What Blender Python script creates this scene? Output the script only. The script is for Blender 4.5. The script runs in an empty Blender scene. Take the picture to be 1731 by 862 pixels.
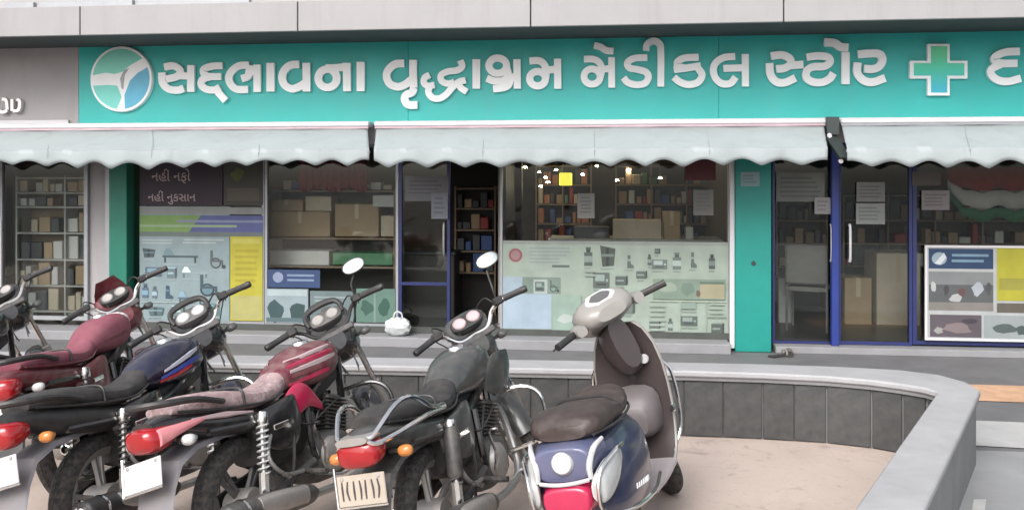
import bpy, math, random
import numpy as np
from mathutils import Matrix, Vector
R = math.radians
random.seed(7)
sc = bpy.context.scene
COL = sc.collection

# ------------------------------------------------------------------ camera
FPX, CX, HOR, EYE, YAW = 1500.0, 865.5, 300.0, 1.786, R(6.4)
cam = bpy.data.cameras.new('camera')
cam.sensor_width = 36.0
cam.lens = FPX / 1731 * 36
cam.shift_y = -(431 - HOR) / 1731
cam.clip_end = 2000
cam_o = bpy.data.objects.new('camera', cam)
cam_o.location = (0, 0, EYE)
cam_o.rotation_euler = (R(90), 0, YAW)
COL.objects.link(cam_o)
sc.camera = cam_o

# ------------------------------------------------------------------ sky and sun (bright overcast day)
SUN_EL, SUN_AZ = R(43), R(198)      # azimuth clockwise from +Y
w = bpy.data.worlds.new('World')
sc.world = w
w.use_nodes = True
nt = w.node_tree
bg = nt.nodes['Background']
sky = nt.nodes.new('ShaderNodeTexSky')
sky.sky_type = 'NISHITA'
sky.sun_disc = False
sky.sun_elevation = SUN_EL
sky.sun_rotation = SUN_AZ
sky.air_density = 1.0
sky.dust_density = 4.0
sky.ozone_density = 1.0
hs = nt.nodes.new('ShaderNodeHueSaturation')      # overcast: the blue of the clear sky is mostly gone
hs.inputs['Saturation'].default_value = 0.32
nt.links.new(sky.outputs[0], hs.inputs['Color'])
nt.links.new(hs.outputs[0], bg.inputs['Color'])
bg.inputs['Strength'].default_value = 0.15
sun = bpy.data.lights.new('sun', 'SUN')
sun.energy = 1.35
sun.angle = R(42)
sun.color = (1.0, 0.97, 0.93)
sun_o = bpy.data.objects.new('sun', sun)
d = Vector((math.sin(SUN_AZ) * math.cos(SUN_EL), math.cos(SUN_AZ) * math.cos(SUN_EL), math.sin(SUN_EL)))
sun_o.rotation_euler = (-d).to_track_quat('-Z', 'Y').to_euler()
sun_o.location = (0, -5, 20)
COL.objects.link(sun_o)
sc.view_settings.view_transform = 'Standard'
sc.view_settings.look = 'None'
sc.view_settings.exposure = 0.84
sc.view_settings.gamma = 1.0
sc.view_settings.use_curve_mapping = False
sc.render.engine = 'CYCLES'
sc.cycles.use_denoising = True
sc.cycles.max_bounces = 8
sc.cycles.transparent_max_bounces = 12
sc.cycles.caustics_reflective = False
sc.cycles.caustics_refractive = False

# ------------------------------------------------------------------ helpers
def at(px, py, Y):
    """the point of the photograph's pixel on the vertical plane y = Y"""
    u = (px - CX) / FPX
    dx, dy = -math.sin(YAW) + u * math.cos(YAW), math.cos(YAW) + u * math.sin(YAW)
    k = Y / dy
    return Vector((k * dx, Y, EYE + k * (HOR - py) / FPX))
def fx(px, Y): return at(px, HOR, Y).x
def fz(px, py, Y): return at(px, py, Y).z
def c2w(X, Y, z=0.0):
    """point given by metres to the right of and ahead of the camera"""
    return Vector((X * math.cos(YAW) - Y * math.sin(YAW), X * math.sin(YAW) + Y * math.cos(YAW), z))

def catmull(pts, n=6, closed=False):
    P = [np.array(p, float) for p in pts]
    if len(P) < 3 and not closed:
        return [P[0] + (P[-1] - P[0]) * t for t in np.linspace(0, 1, 2)]
    out = []
    m = len(P)
    segs = m if closed else m - 1
    for i in range(segs):
        if closed:
            p0, p1, p2, p3 = P[(i - 1) % m], P[i], P[(i + 1) % m], P[(i + 2) % m]
        else:
            p1, p2 = P[i], P[i + 1]
            p0 = P[i - 1] if i else 2 * p1 - p2
            p3 = P[i + 2] if i + 2 < m else 2 * p2 - p1
        for k in range(n):
            t = k / n
            out.append(.5 * (2 * p1 + (p2 - p0) * t + (2 * p0 - 5 * p1 + 4 * p2 - p3) * t * t + (3 * p1 - p0 - 3 * p2 + p3) * t ** 3))
    if not closed:
        out.append(P[-1])
    return out

class G:
    """collects shapes for one mesh object"""
    def __init__(s, M=None):
        s.v, s.f, s.c, s.M = [], [], [], M
    def add(s, v, f, col=None):
        o = len(s.v)
        s.v += [tuple(map(float, p)) for p in v]
        s.f += [tuple(i + o for i in q) for q in f]
        s.c += [col] * len(f)
        return s
    def box(s, lo, hi, b=0.0, M=None, col=None):
        """box with chamfered edges"""
        lo, hi = np.minimum(lo, hi).astype(float), np.maximum(lo, hi).astype(float)
        c, h = (lo + hi) / 2, (hi - lo) / 2
        if b <= 0:
            v = [c + h * np.array(t) for t in ((-1,-1,-1),(1,-1,-1),(1,1,-1),(-1,1,-1),(-1,-1,1),(1,-1,1),(1,1,1),(-1,1,1))]
            f = [(0,3,2,1),(4,5,6,7),(0,1,5,4),(1,2,6,5),(2,3,7,6),(3,0,4,7)]
        else:
            b = min(b, h.min() * .95)
            v, idx = [], {}
            for sx in (-1, 1):
                for sy in (-1, 1):
                    for sz in (-1, 1):
                        sg = np.array((sx, sy, sz))
                        for ax in range(3):
                            q = sg * (h - b)
                            q[ax] = sg[ax] * h[ax]
                            idx[(sx, sy, sz, ax)] = len(v)
                            v.append(c + q)
            f = []
            cyc = ((-1,-1),(1,-1),(1,1),(-1,1))
            def key(ax, s0, p, q):
                t = [0, 0, 0]; t[ax] = s0; t[(ax+1)%3] = p; t[(ax+2)%3] = q
                return tuple(t)
            for ax in range(3):
                for s0 in (-1, 1):
                    q = [idx[key(ax, s0, *p) + (ax,)] for p in cyc]
                    f.append(tuple(q if s0 > 0 else q[::-1]))
                a1, a2 = (ax + 1) % 3, (ax + 2) % 3
                for p, q in cyc:
                    k0, k1 = key(ax, -1, p, q), key(ax, 1, p, q)
                    f.append((idx[k0 + (a1,)], idx[k1 + (a1,)], idx[k1 + (a2,)], idx[k0 + (a2,)]))
            for sx in (-1, 1):
                for sy in (-1, 1):
                    for sz in (-1, 1):
                        f.append(tuple(idx[(sx, sy, sz, a)] for a in range(3)))
        if M is not None:
            v = [M @ Vector(p) for p in v]
        return s.add(v, f, col)
    def tube(s, pts, r, n=8, smooth=4, closed=False, caps=True):
        P = catmull(pts, smooth, closed) if len(pts) > 2 and smooth > 1 else [np.array(p, float) for p in pts]
        m = len(P)
        rr = r if hasattr(r, '__len__') else [r] * len(pts)
        rr = np.interp(np.linspace(0, 1, m), np.linspace(0, 1, len(rr)), rr)
        up = np.array((0, 0, 1.0)); prev = None
        v = []
        for i in range(m):
            t = (P[(i + 1) % m] - P[i - 1]) if closed else P[min(i + 1, m - 1)] - P[max(i - 1, 0)]
            t = t / (np.linalg.norm(t) + 1e-9)
            if prev is None:
                a = up if abs(t[2]) < .9 else np.array((1.0, 0, 0))
            else:
                a = prev
            nrm = a - t * a.dot(t); nrm /= np.linalg.norm(nrm) + 1e-9
            prev = nrm
            bn = np.cross(t, nrm)
            for k in range(n):
                th = 2 * math.pi * k / n
                v.append(P[i] + rr[i] * (math.cos(th) * nrm + math.sin(th) * bn))
        f = []
        for i in range(m if closed else m - 1):
            j = (i + 1) % m
            for k in range(n):
                l = (k + 1) % n
                f.append((i*n+k, j*n+k, j*n+l, i*n+l)[::-1])
        if caps and not closed:
            f.append(tuple(range(n))); f.append(tuple(range((m-1)*n, m*n))[::-1])
        return s.add(v, f)
    def loft(s, rings, caps=True, closed=False):
        n = len(rings[0]); m = len(rings)
        v = [p for r in rings for p in r]
        f = []
        for i in range(m if closed else m - 1):
            j = (i + 1) % m
            for k in range(n):
                l = (k + 1) % n
                f.append((i*n+k, i*n+l, j*n+l, j*n+k))
        if caps and not closed:
            f.append(tuple(range(n))[::-1]); f.append(tuple(range((m-1)*n, m*n)))
        return s.add(v, f)
    def body(s, secs, n=18, sub=4, axis='x'):
        """secs: (x, y0, half width, z bottom, z top, exponent) lofted along x"""
        S = catmull(secs, sub)
        rings = []
        for x, y0, hw, zb, zt, e in S:
            hw = max(hw, .002)
            cz, hz = (zb + zt) / 2, max((zt - zb) / 2, .002)
            ring = []
            for k in range(n):
                th = 2 * math.pi * k / n
                c, q = math.cos(th), math.sin(th)
                ring.append((x, y0 + hw * math.copysign(abs(c) ** (2 / e), c), cz + hz * math.copysign(abs(q) ** (2 / e), q)))
            rings.append(ring)
        return s.loft(rings)
    def lathe(s, prof, c, axis, n=28, closed=False):
        """prof: (radius, offset along the axis)"""
        a = Vector(axis).normalized()
        u = a.orthogonal().normalized(); w_ = a.cross(u)
        rings = []
        for k in range(n):
            th = 2 * math.pi * k / n
            dr = u * math.cos(th) + w_ * math.sin(th)
            rings.append([Vector(c) + dr * r + a * o for r, o in prof])
        m = len(prof); v = [p for r in rings for p in r]; f = []
        for i in range(n):
            j = (i + 1) % n
            for k in range(m if closed else m - 1):
                l = (k + 1) % m
                f.append((i*m+k, j*m+k, j*m+l, i*m+l))
        return s.add(v, f)
    def prism(s, poly, z0, z1, col=None):
        n = len(poly)
        v = [(p[0], p[1], z0) for p in poly] + [(p[0], p[1], z1) for p in poly]
        f = [tuple(range(n))[::-1], tuple(range(n, 2*n))] + [(i, (i+1) % n, n + (i+1) % n, n + i) for i in range(n)]
        return s.add(v, f, col)
    def slab(s, poly, y0, y1, col=None):
        """polygon in the x-z plane given thickness from y0 (front) to y1"""
        n = len(poly)
        v = [(p[0], y0, p[1]) for p in poly] + [(p[0], y1, p[1]) for p in poly]
        f = [tuple(range(n)), tuple(range(n, 2*n))[::-1]] + [(i, n + i, n + (i+1) % n, (i+1) % n) for i in range(n)]
        return s.add(v, f, col)
    def build(s, name, mat, parent=None, smooth=35, bevel=0):
        me = bpy.data.meshes.new(name)
        v = s.v if s.M is None else [tuple(s.M @ Vector(p)) for p in s.v]
        me.from_pydata(v, [], s.f)
        if any(c is not None for c in s.c):
            at_ = me.color_attributes.new('print', 'FLOAT_COLOR', 'CORNER')
            i = 0
            for q, c in zip(s.f, s.c):
                for _ in q:
                    at_.data[i].color = (*(c or (.8, .8, .8)), 1); i += 1
        me.validate()
        if smooth:
            me.shade_smooth(); me.set_sharp_from_angle(angle=R(smooth))
        me.materials.append(MAT[mat] if isinstance(mat, str) else mat)
        o = bpy.data.objects.new(name, me)
        COL.objects.link(o)
        if parent:
            o.parent = parent
        if bevel:
            b = o.modifiers.new('bevel', 'BEVEL'); b.width = bevel; b.segments = 2; b.limit_method = 'ANGLE'
        return o

def tag(o, label=None, cat=None, group=None, kind=None):
    if label: o['label'] = label
    if cat: o['category'] = cat
    if group: o['group'] = group
    if kind: o['kind'] = kind
    return o
def empty(name, loc=(0, 0, 0), rot=(0, 0, 0)):
    o = bpy.data.objects.new(name, None)
    o.location = loc; o.rotation_euler = rot; o.empty_display_size = .1
    COL.objects.link(o)
    return o

# ------------------------------------------------------------------ materials
MAT = {}
def srgb(r, g, b):
    return tuple((c / 255 / 12.92 if c / 255 <= .04045 else ((c / 255 + .055) / 1.055) ** 2.4) for c in (r, g, b))
def mat(name, col, rough=.6, metal=0., var=.12, scale=6., bump=0., coat=0., spec=.5, dust=0., bscale=None, emit=None):
    m = bpy.data.materials.new(name); m.use_nodes = True
    t = m.node_tree; N = t.nodes; L = t.links
    p = N['Principled BSDF']
    p.inputs['Roughness'].default_value = rough
    p.inputs['Metallic'].default_value = metal
    p.inputs['Specular IOR Level'].default_value = spec
    p.inputs['Coat Weight'].default_value = coat
    p.inputs['Coat Roughness'].default_value = .12
    tc = N.new('ShaderNodeTexCoord')
    nz = N.new('ShaderNodeTexNoise'); nz.inputs['Scale'].default_value = scale; nz.inputs['Detail'].default_value = 5; nz.inputs['Roughness'].default_value = .62
    L.new(tc.outputs['Object'], nz.inputs['Vector'])
    rp = N.new('ShaderNodeMapRange')
    rp.inputs['From Min'].default_value = .25; rp.inputs['From Max'].default_value = .75
    rp.inputs['To Min'].default_value = 1 - var; rp.inputs['To Max'].default_value = 1 + var
    L.new(nz.outputs['Fac'], rp.inputs['Value'])
    mx = N.new('ShaderNodeMix'); mx.data_type = 'RGBA'; mx.blend_type = 'MULTIPLY'; mx.inputs['Factor'].default_value = 1
    mx.inputs['A'].default_value = (*col, 1)
    L.new(rp.outputs[0], mx.inputs['B'])
    out = mx.outputs['Result']
    if dust:
        n2 = N.new('ShaderNodeTexNoise'); n2.inputs['Scale'].default_value = scale * 2.3; n2.inputs['Detail'].default_value = 8
        L.new(tc.outputs['Object'], n2.inputs['Vector'])
        r2 = N.new('ShaderNodeMapRange'); r2.inputs['From Min'].default_value = .35; r2.inputs['From Max'].default_value = .75; r2.inputs['To Max'].default_value = dust
        L.new(n2.outputs['Fac'], r2.inputs['Value'])
        m2 = N.new('ShaderNodeMix'); m2.data_type = 'RGBA'
        L.new(r2.outputs[0], m2.inputs['Factor']); L.new(out, m2.inputs['A']); m2.inputs['B'].default_value = (.34, .29, .25, 1)
        out = m2.outputs['Result']
        r3 = N.new('ShaderNodeMapRange'); r3.inputs['To Min'].default_value = rough; r3.inputs['To Max'].default_value = min(1, rough + .5)
        L.new(r2.outputs[0], r3.inputs['Value']); L.new(r3.outputs[0], p.inputs['Roughness'])
    L.new(out, p.inputs['Base Color'])
    if bump:
        nb = N.new('ShaderNodeTexNoise'); nb.inputs['Scale'].default_value = bscale or scale * 8; nb.inputs['Detail'].default_value = 6
        L.new(tc.outputs['Object'], nb.inputs['Vector'])
        bp = N.new('ShaderNodeBump'); bp.inputs['Strength'].default_value = bump; bp.inputs['Distance'].default_value = .02
        L.new(nb.outputs['Fac'], bp.inputs['Height']); L.new(bp.outputs[0], p.inputs['Normal'])
    if emit:
        p.inputs['Emission Color'].default_value = (*col, 1); p.inputs['Emission Strength'].default_value = emit
    MAT[name] = m
    return m

def stain_or_sheen(name, col2, amount, sx=1., sz=1., lo=.5, hi=.75, scale=1.):
    '''irregular stains, streaks or painted reflections mixed over a material's own colour'''
    m = MAT[name]; t = m.node_tree; N = t.nodes; L = t.links; p = N['Principled BSDF']
    src = p.inputs['Base Color'].links[0].from_socket
    tc = N.new('ShaderNodeTexCoord'); mp = N.new('ShaderNodeMapping'); mp.inputs['Scale'].default_value = (sx, sx, sz)
    nz = N.new('ShaderNodeTexNoise'); nz.inputs['Scale'].default_value = scale; nz.inputs['Detail'].default_value = 9; nz.inputs['Roughness'].default_value = .68; nz.inputs['Distortion'].default_value = .6
    L.new(tc.outputs['Object'], mp.inputs[0]); L.new(mp.outputs[0], nz.inputs['Vector'])
    mr = N.new('ShaderNodeMapRange'); mr.inputs['From Min'].default_value = lo; mr.inputs['From Max'].default_value = hi; mr.inputs['To Max'].default_value = amount
    L.new(nz.outputs['Fac'], mr.inputs['Value'])
    mx = N.new('ShaderNodeMix'); mx.data_type = 'RGBA'; L.new(mr.outputs[0], mx.inputs['Factor']); L.new(src, mx.inputs['A']); mx.inputs['B'].default_value = (*col2, 1)
    L.new(mx.outputs['Result'], p.inputs['Base Color'])
mat('asphalt', (.075, .075, .078), .9, var=.25, scale=2, bump=.5, bscale=90)
mat('parking_floor', (.45, .37, .325), .8, var=.10, scale=1.1, bump=.15, bscale=40)
mat('forecourt', (.13, .13, .135), .7, var=.18, scale=3, bump=.15, bscale=60)
mat('pavement', (.25, .255, .26), .8, var=.12, scale=2.2, bump=.2, bscale=50)
mat('pale_line', (.36, .36, .36), .8, var=.15, scale=4)
mat('orange_tile', (.50, .31, .20), .7, var=.25, scale=5)
mat('coping', (.33, .33, .34), .7, var=.10, scale=5, bump=.12, bscale=60)
mat('wall_core', (.18, .18, .185), .8, var=.15, scale=4, bump=.2)
for i, k in enumerate((.046, .050, .056, .048)):
    mat('granite%d' % i, (k, k * 1.04, k * 1.08), .42, var=.22, scale=9, bump=.03, dust=.08)
mat('grout', (.30, .30, .30), .9)
mat('fascia', (.30, .295, .30), .6, var=.07, scale=1.6, bump=.05, bscale=30)
mat('joint', (.16, .16, .16), .9)
mat('soffit', (.035, .04, .042), .7)
mat('mud_grey', (.15, .145, .16), .6, dust=.2)
mat('grey_wall', (.36, .345, .35), .7, var=.07, scale=2)
mat('teal_panel', (.036, .45, .42), .42, var=.06, scale=1.5)
mat('teal_paint', (.010, .24, .205), .45, var=.08, scale=3)
mat('green_paint', (.01, .155, .105), .5, var=.15, scale=4)
mat('letter_white', (.93, .94, .95), .35, var=.04)
mat('letter_chrome', (.75, .74, .73), .3, metal=.4, var=.05)
mat('logo_green', (.22, .68, .56), .4, var=.05)
mat('logo_mint', (.20, .68, .60), .4, var=.05)
mat('logo_blue', (.12, .46, .66), .4, var=.08)
mat('cross_teal', (.06, .50, .50), .4, var=.05)
mat('cross_green', (.10, .62, .30), .4, var=.05)
mat('awning_cloth', (.31, .345, .355), .85, var=.05, scale=2.5, bump=.1, bscale=14)
mat('white_metal', (.58, .57, .59), .4, var=.04)
mat('pink_shadow_line', (.50, .36, .40), .5, var=.2, scale=3)
mat('aluminium', (.33, .34, .36), .45, metal=.3, var=.08)
mat('blue_frame', (.018, .026, .11), .4, var=.12, scale=5)
mat('bright_blue', (.018, .036, .20), .4, var=.1, scale=5)
mat('dark_metal', (.035, .045, .045), .5, var=.1)
mat('step_stone', (.24, .24, .25), .6, var=.12, scale=4, bump=.08)
mat('dark_plinth', (.06, .065, .06), .6, var=.2)
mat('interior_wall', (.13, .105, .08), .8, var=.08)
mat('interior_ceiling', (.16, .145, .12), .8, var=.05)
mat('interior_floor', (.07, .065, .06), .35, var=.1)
mat('entrance_gloom', (.018, .014, .014), .6, var=.2)  # near-black colour that stands for the darkness of the open entrance
mat('shelf_wood', (.24, .17, .11), .6, var=.15, scale=5)
mat('shelf_grey', (.45, .44, .42), .6, var=.06)
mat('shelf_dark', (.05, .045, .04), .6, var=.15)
mat('carton', (.42, .30, .19), .8, var=.1, scale=5)
mat('carton_pale', (.58, .49, .38), .8, var=.1, scale=5)
mat('tape', (.55, .44, .30), .4, var=.05)
mat('box_white', (.62, .61, .59), .7, var=.06)
mat('box_dark', (.07, .07, .08), .6, var=.1)
mat('box_red', (.35, .05, .05), .6, var=.1)
mat('box_blue', (.06, .11, .30), .6, var=.1)
mat('box_green', (.10, .26, .14), .6, var=.1)
mat('box_orange', (.48, .20, .10), .6, var=.1)
mat('curtain_red', (.28, .025, .04), .9, var=.2, scale=7)
mat('flag_saffron', (.25, .03, .025), .9, var=.15, scale=7)
mat('flag_white', (.42, .40, .39), .9, var=.1)
mat('flag_green', (.03, .12, .06), .9, var=.1)
mat('lamp_lit', (1.0, .84, .58), .5, emit=70.)
mat('yellow_lit', (.85, .78, .08), .5, emit=.6)
mat('paper', (.60, .60, .60), .8, var=.05)
mat('plastic_bag', (.55, .57, .57), .35, var=.08, scale=9, bump=.6, bscale=22)
mat('fabric_dark', (.05, .045, .05), .9, var=.2)
mat('fabric_grey', (.20, .19, .18), .9, var=.15)
mat('leather', (.04, .035, .035), .6, var=.2)
stain_or_sheen('parking_floor', (.33, .265, .24), .55, scale=.9, lo=.48, hi=.72)
stain_or_sheen('parking_floor', (.20, .17, .155), .6, scale=4.5, lo=.57, hi=.70)
stain_or_sheen('parking_floor', (.22, .19, .17), .35, scale=22, lo=.55, hi=.7)
stain_or_sheen('parking_floor', (.45, .37, .33), .5, scale=2.2, lo=.52, hi=.7)
stain_or_sheen('fascia', (.24, .23, .225), .5, sx=3, sz=.35, scale=1.6, lo=.5, hi=.75)
stain_or_sheen('teal_panel', (.10, .40, .38), .35, sx=2.2, sz=.3, scale=1.2, lo=.5, hi=.8)  # streaks painted in for the soft reflections on the clean sign
stain_or_sheen('grey_wall', (.27, .255, .25), .4, sx=2, sz=.4, scale=1.4, lo=.5, hi=.75)
stain_or_sheen('awning_cloth', (.22, .24, .245), .5, sx=2.5, sz=1, scale=1.1, lo=.5, hi=.75)
stain_or_sheen('coping', (.24, .235, .23), .5, scale=3, lo=.5, hi=.72)
stain_or_sheen('pavement', (.17, .17, .17), .5, scale=1.6, lo=.5, hi=.72)
# two-wheelers
mat('rubber', (.022, .022, .023), .85, var=.15, scale=20, dust=0.22, bump=.3, bscale=120)
mat('alloy', (.36, .35, .34), .45, metal=.6, var=.1, scale=12, dust=.5)
mat('alloy_dark', (.09, .09, .095), .5, metal=.4, var=.1, scale=12, dust=0.22)
mat('chrome', (.78, .77, .75), .16, metal=1., var=.06, scale=14, dust=.18)
mat('steel', (.42, .42, .42), .4, metal=.8, var=.12, scale=14, dust=.35)
mat('engine', (.10, .10, .10), .5, metal=.6, var=.2, scale=16, dust=0.3)
mat('black_plastic', (.018, .018, .019), .45, var=.2, scale=9, dust=0.07)
mat('black_gloss', (.012, .012, .014), .22, var=.1, coat=.5, scale=8, dust=0.06)
mat('black_dusty', (.035, .032, .034), .4, var=.2, coat=.2, scale=8, dust=.55)
mat('magenta_dusty', (.10, .012, .024), .4, var=.2, coat=.2, scale=8, dust=.4)
mat('navy_gloss', (.009, .010, .03), .22, var=.1, coat=.5, scale=8, dust=0.06)
mat('grey_gloss', (.045, .048, .048), .28, var=.1, coat=.4, scale=8, dust=0.12)
mat('seat_black', (.022, .021, .022), .5, var=.2, scale=8, bump=.12, dust=0.1)
mat('seat_dusty', (.30, .205, .215), .75, var=.25, scale=14, bump=.15, dust=.45)
mat('seat_brown', (.036, .024, .023), .45, var=.12, scale=8, bump=.06, dust=.12)
mat('seat_pink', (.20, .048, .075), .6, var=.18, scale=7, bump=.08, dust=.15)
mat('maroon', (.13, .018, .028), .35, var=.15, scale=8, dust=.2, coat=.3)
mat('red_paint', (.42, .012, .03), .3, var=.1, coat=.4, scale=8, dust=.12)
mat('magenta', (.36, .010, .055), .3, var=.1, coat=.4, scale=8, dust=.08)
mat('white_paint', (.62, .56, .57), .35, var=.06, coat=.3, scale=8, dust=.15)
mat('pale_pink', (.42, .32, .33), .5, var=.08)
mat('blue_stripe', (.04, .06, .28), .3, var=.1)
mat('silver_stripe', (.42, .42, .48), .3, var=.1)
mat('tail_red', (.30, .006, .010), .18, var=.15, scale=14, coat=.6)
mat('tail_pink', (.62, .23, .25), .2, var=.12, scale=14, coat=.5)
mat('tail_crimson', (.42, .02, .07), .2, var=.12, scale=14, coat=.5)
mat('lens_orange', (.46, .17, .04), .25, var=.12, scale=20, coat=.4)
mat('lens_clear', (.42, .43, .43), .2, var=.1, scale=20, coat=.6)
mat('mirror_glass', (.80, .84, .80), .12, metal=1., var=.02)
mat('plate_white', (.45, .45, .46), .5, var=.05)
mat('plate_cream', (.37, .325, .27), .5, var=.08)
mat('plate_ink', (.06, .05, .05), .6)
mat('scooter_blue', (.022, .032, .075), .28, var=.08, coat=.5, scale=6, dust=.07)
mat('scooter_lilac', (.085, .095, .17), .35, var=.08, coat=.4, scale=6, dust=.08)
mat('scooter_grey', (.33, .30, .31), .4, var=.08, coat=.2, scale=6, dust=.12)
mat('scooter_shield', (.048, .037, .037), .28, var=.12, coat=.1, scale=4, dust=.02)
mat('column_brown', (.04, .03, .03), .3, var=.1, coat=.3)
mat('glove_dark', (.12, .105, .108), .45, var=.1, scale=5, dust=.03)
mat('scooter_silver', (.25, .24, .225), .35, var=.06, coat=.3, scale=6, dust=.12)
mat('gaiter', (.06, .06, .06), .6, dust=.3)
mat('dash_dark', (.10, .10, .10), .3, var=.1)

stain_or_sheen('seat_dusty', (.50, .40, .41), .8, scale=26, lo=.52, hi=.62)
stain_or_sheen('seat_dusty', (.13, .07, .08), .7, scale=17, lo=.55, hi=.66)
stain_or_sheen('plate_white', (.27, .25, .23), .6, scale=9, lo=.5, hi=.72)
stain_or_sheen('plate_cream', (.19, .16, .13), .6, scale=11, lo=.5, hi=.72)
def glass_mat():
    m = bpy.data.materials.new('glass'); m.use_nodes = True
    t = m.node_tree; N = t.nodes; L = t.links
    N.remove(N['Principled BSDF'])
    fr = N.new('ShaderNodeFresnel'); fr.inputs['IOR'].default_value = 1.62
    tr = N.new('ShaderNodeBsdfTransparent'); tr.inputs['Color'].default_value = (.90, .94, .92, 1)
    gl = N.new('ShaderNodeBsdfGlossy'); gl.inputs['Roughness'].default_value = .04; gl.inputs['Color'].default_value = (.95, 1, .98, 1)
    mx = N.new('ShaderNodeMixShader')
    L.new(fr.outputs[0], mx.inputs[0]); L.new(tr.outputs[0], mx.inputs[1]); L.new(gl.outputs[0], mx.inputs[2])
    L.new(mx.outputs[0], N['Material Output'].inputs['Surface'])
    MAT['glass'] = m
glass_mat()
def print_mat():
    m = bpy.data.materials.new('printed'); m.use_nodes = True
    t = m.node_tree; N = t.nodes; L = t.links
    p = N['Principled BSDF']; p.inputs['Roughness'].default_value = .6
    a = N.new('ShaderNodeVertexColor'); a.layer_name = 'print'
    nz = N.new('ShaderNodeTexNoise'); nz.inputs['Scale'].default_value = 5; nz.inputs['Detail'].default_value = 5
    tc = N.new('ShaderNodeTexCoord'); L.new(tc.outputs['Object'], nz.inputs['Vector'])
    mr = N.new('ShaderNodeMapRange'); mr.inputs['From Min'].default_value = .3; mr.inputs['From Max'].default_value = .7; mr.inputs['To Min'].default_value = .68; mr.inputs['To Max'].default_value = .84
    L.new(nz.outputs['Fac'], mr.inputs['Value'])
    mx = N.new('ShaderNodeMix'); mx.data_type = 'RGBA'; mx.blend_type = 'MULTIPLY'; mx.inputs['Factor'].default_value = 1
    L.new(a.outputs['Color'], mx.inputs['A']); L.new(mr.outputs[0], mx.inputs['B'])
    L.new(mx.outputs['Result'], p.inputs['Base Color'])
    MAT['printed'] = m
print_mat()
def cross_mat():      # printed face that runs from green at the top to cyan at the bottom
    m = bpy.data.materials.new('cross_print'); m.use_nodes = True
    t = m.node_tree; N = t.nodes; L = t.links
    tc = N.new('ShaderNodeTexCoord'); sp = N.new('ShaderNodeSeparateXYZ'); L.new(tc.outputs['Generated'], sp.inputs[0])
    cr = N.new('ShaderNodeValToRGB'); L.new(sp.outputs['Z'], cr.inputs[0])
    e = cr.color_ramp.elements; e[0].position = .1; e[0].color = (.05, .48, .60, 1); e[1].position = .85; e[1].color = (.13, .66, .34, 1)
    k = e.new(.5); k.color = (.08, .66, .46, 1)
    L.new(cr.outputs[0], N['Principled BSDF'].inputs['Base Color']); N['Principled BSDF'].inputs['Roughness'].default_value = .4
    MAT['cross_print'] = m
cross_mat()

# ------------------------------------------------------------------ ground
YG = 9.45            # plane of the shop glass
YP = 9.30            # front of the pillars
YS = 9.22            # front of the sign panel
YF = 8.30            # front of the fascia above the sign
PAIRS = [((-7.5, 6.77), (-7.5, 7.06)), ((1.18, 6.08), (1.18, 6.37)), ((1.7, 6.01), (1.75, 6.31)), ((2.1, 5.92), (2.3, 6.22)),
         ((2.35, 5.81), (2.66, 6.12)), ((2.5, 5.70), (2.87, 5.97)), ((2.6, 5.60), (2.945, 5.76)), ((2.635, 5.49), (2.915, 5.52)),
         ((1.434, 3.65), (1.707, 3.64)), ((.54, 2.25), (.81, 2.24))]
INNER = [c2w(*p[0]) for p in PAIRS]
OUTER = [c2w(*p[1]) for p in PAIRS]
g = G(); g.add([(-150, -150, 0), (150, -150, 0), (150, 200, 0), (-150, 200, 0)], [(0, 1, 2, 3)])
tag(g.build('ground', 'asphalt', smooth=0), kind='structure')
mid = [(a + b) / 2 for a, b in zip(INNER, OUTER)]
g = G(); poly = [(p.x, p.y, .004) for p in mid] + [(1.5, -6, .004), (-12, -6, .004), (-12, mid[0].y, .004)]
g.add(poly, [tuple(range(len(poly)))[::-1]])
tag(g.build('parking_floor', 'parking_floor', smooth=0), kind='structure')
g = G(); poly = [(-12, mid[0].y, .004)] + [(p.x, p.y, .004) for p in mid[:6]] + [(12, mid[5].y, .004), (12, 9.25, .004), (-12, 9.25, .004)]
g.add(poly, [tuple(range(len(poly)))])
tag(g.build('forecourt', 'forecourt', smooth=0), kind='structure')
e5 = mid[5]
g = G(); g.add([(mid[7].x, mid[7].y, .006), (mid[8].x, mid[8].y, .006), (mid[9].x, mid[9].y, .006), (1.5, -6, .006), (12, -6, .006), (12, e5.y, .006), (e5.x, e5.y, .006)], [tuple(range(7))])
tag(g.build('pavement', 'pavement', smooth=0), kind='structure')
def ground_patch(name, pts, m, z):
    g = G(); g.add([(*c2w(*p)[:2], z) for p in pts], [tuple(range(len(pts)))])
    return tag(g.build(name, m, smooth=0), kind='structure')
ground_patch('pavement_band', [(3.0, 5.90), (6.5, 5.2), (6.5, 6.0), (3.0, 6.55)][::1], 'pale_line', .011)
ground_patch('paving_strip', [(3.18, 7.15), (7.5, 6.5), (7.5, 7.2), (3.3, 7.7)], 'orange_tile', .010)
ground_patch('pavement_line', [(1.75, 3.55), (1.82, 3.55), (2.62, 4.9), (2.55, 4.9)], 'pale_line', .0115)

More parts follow.
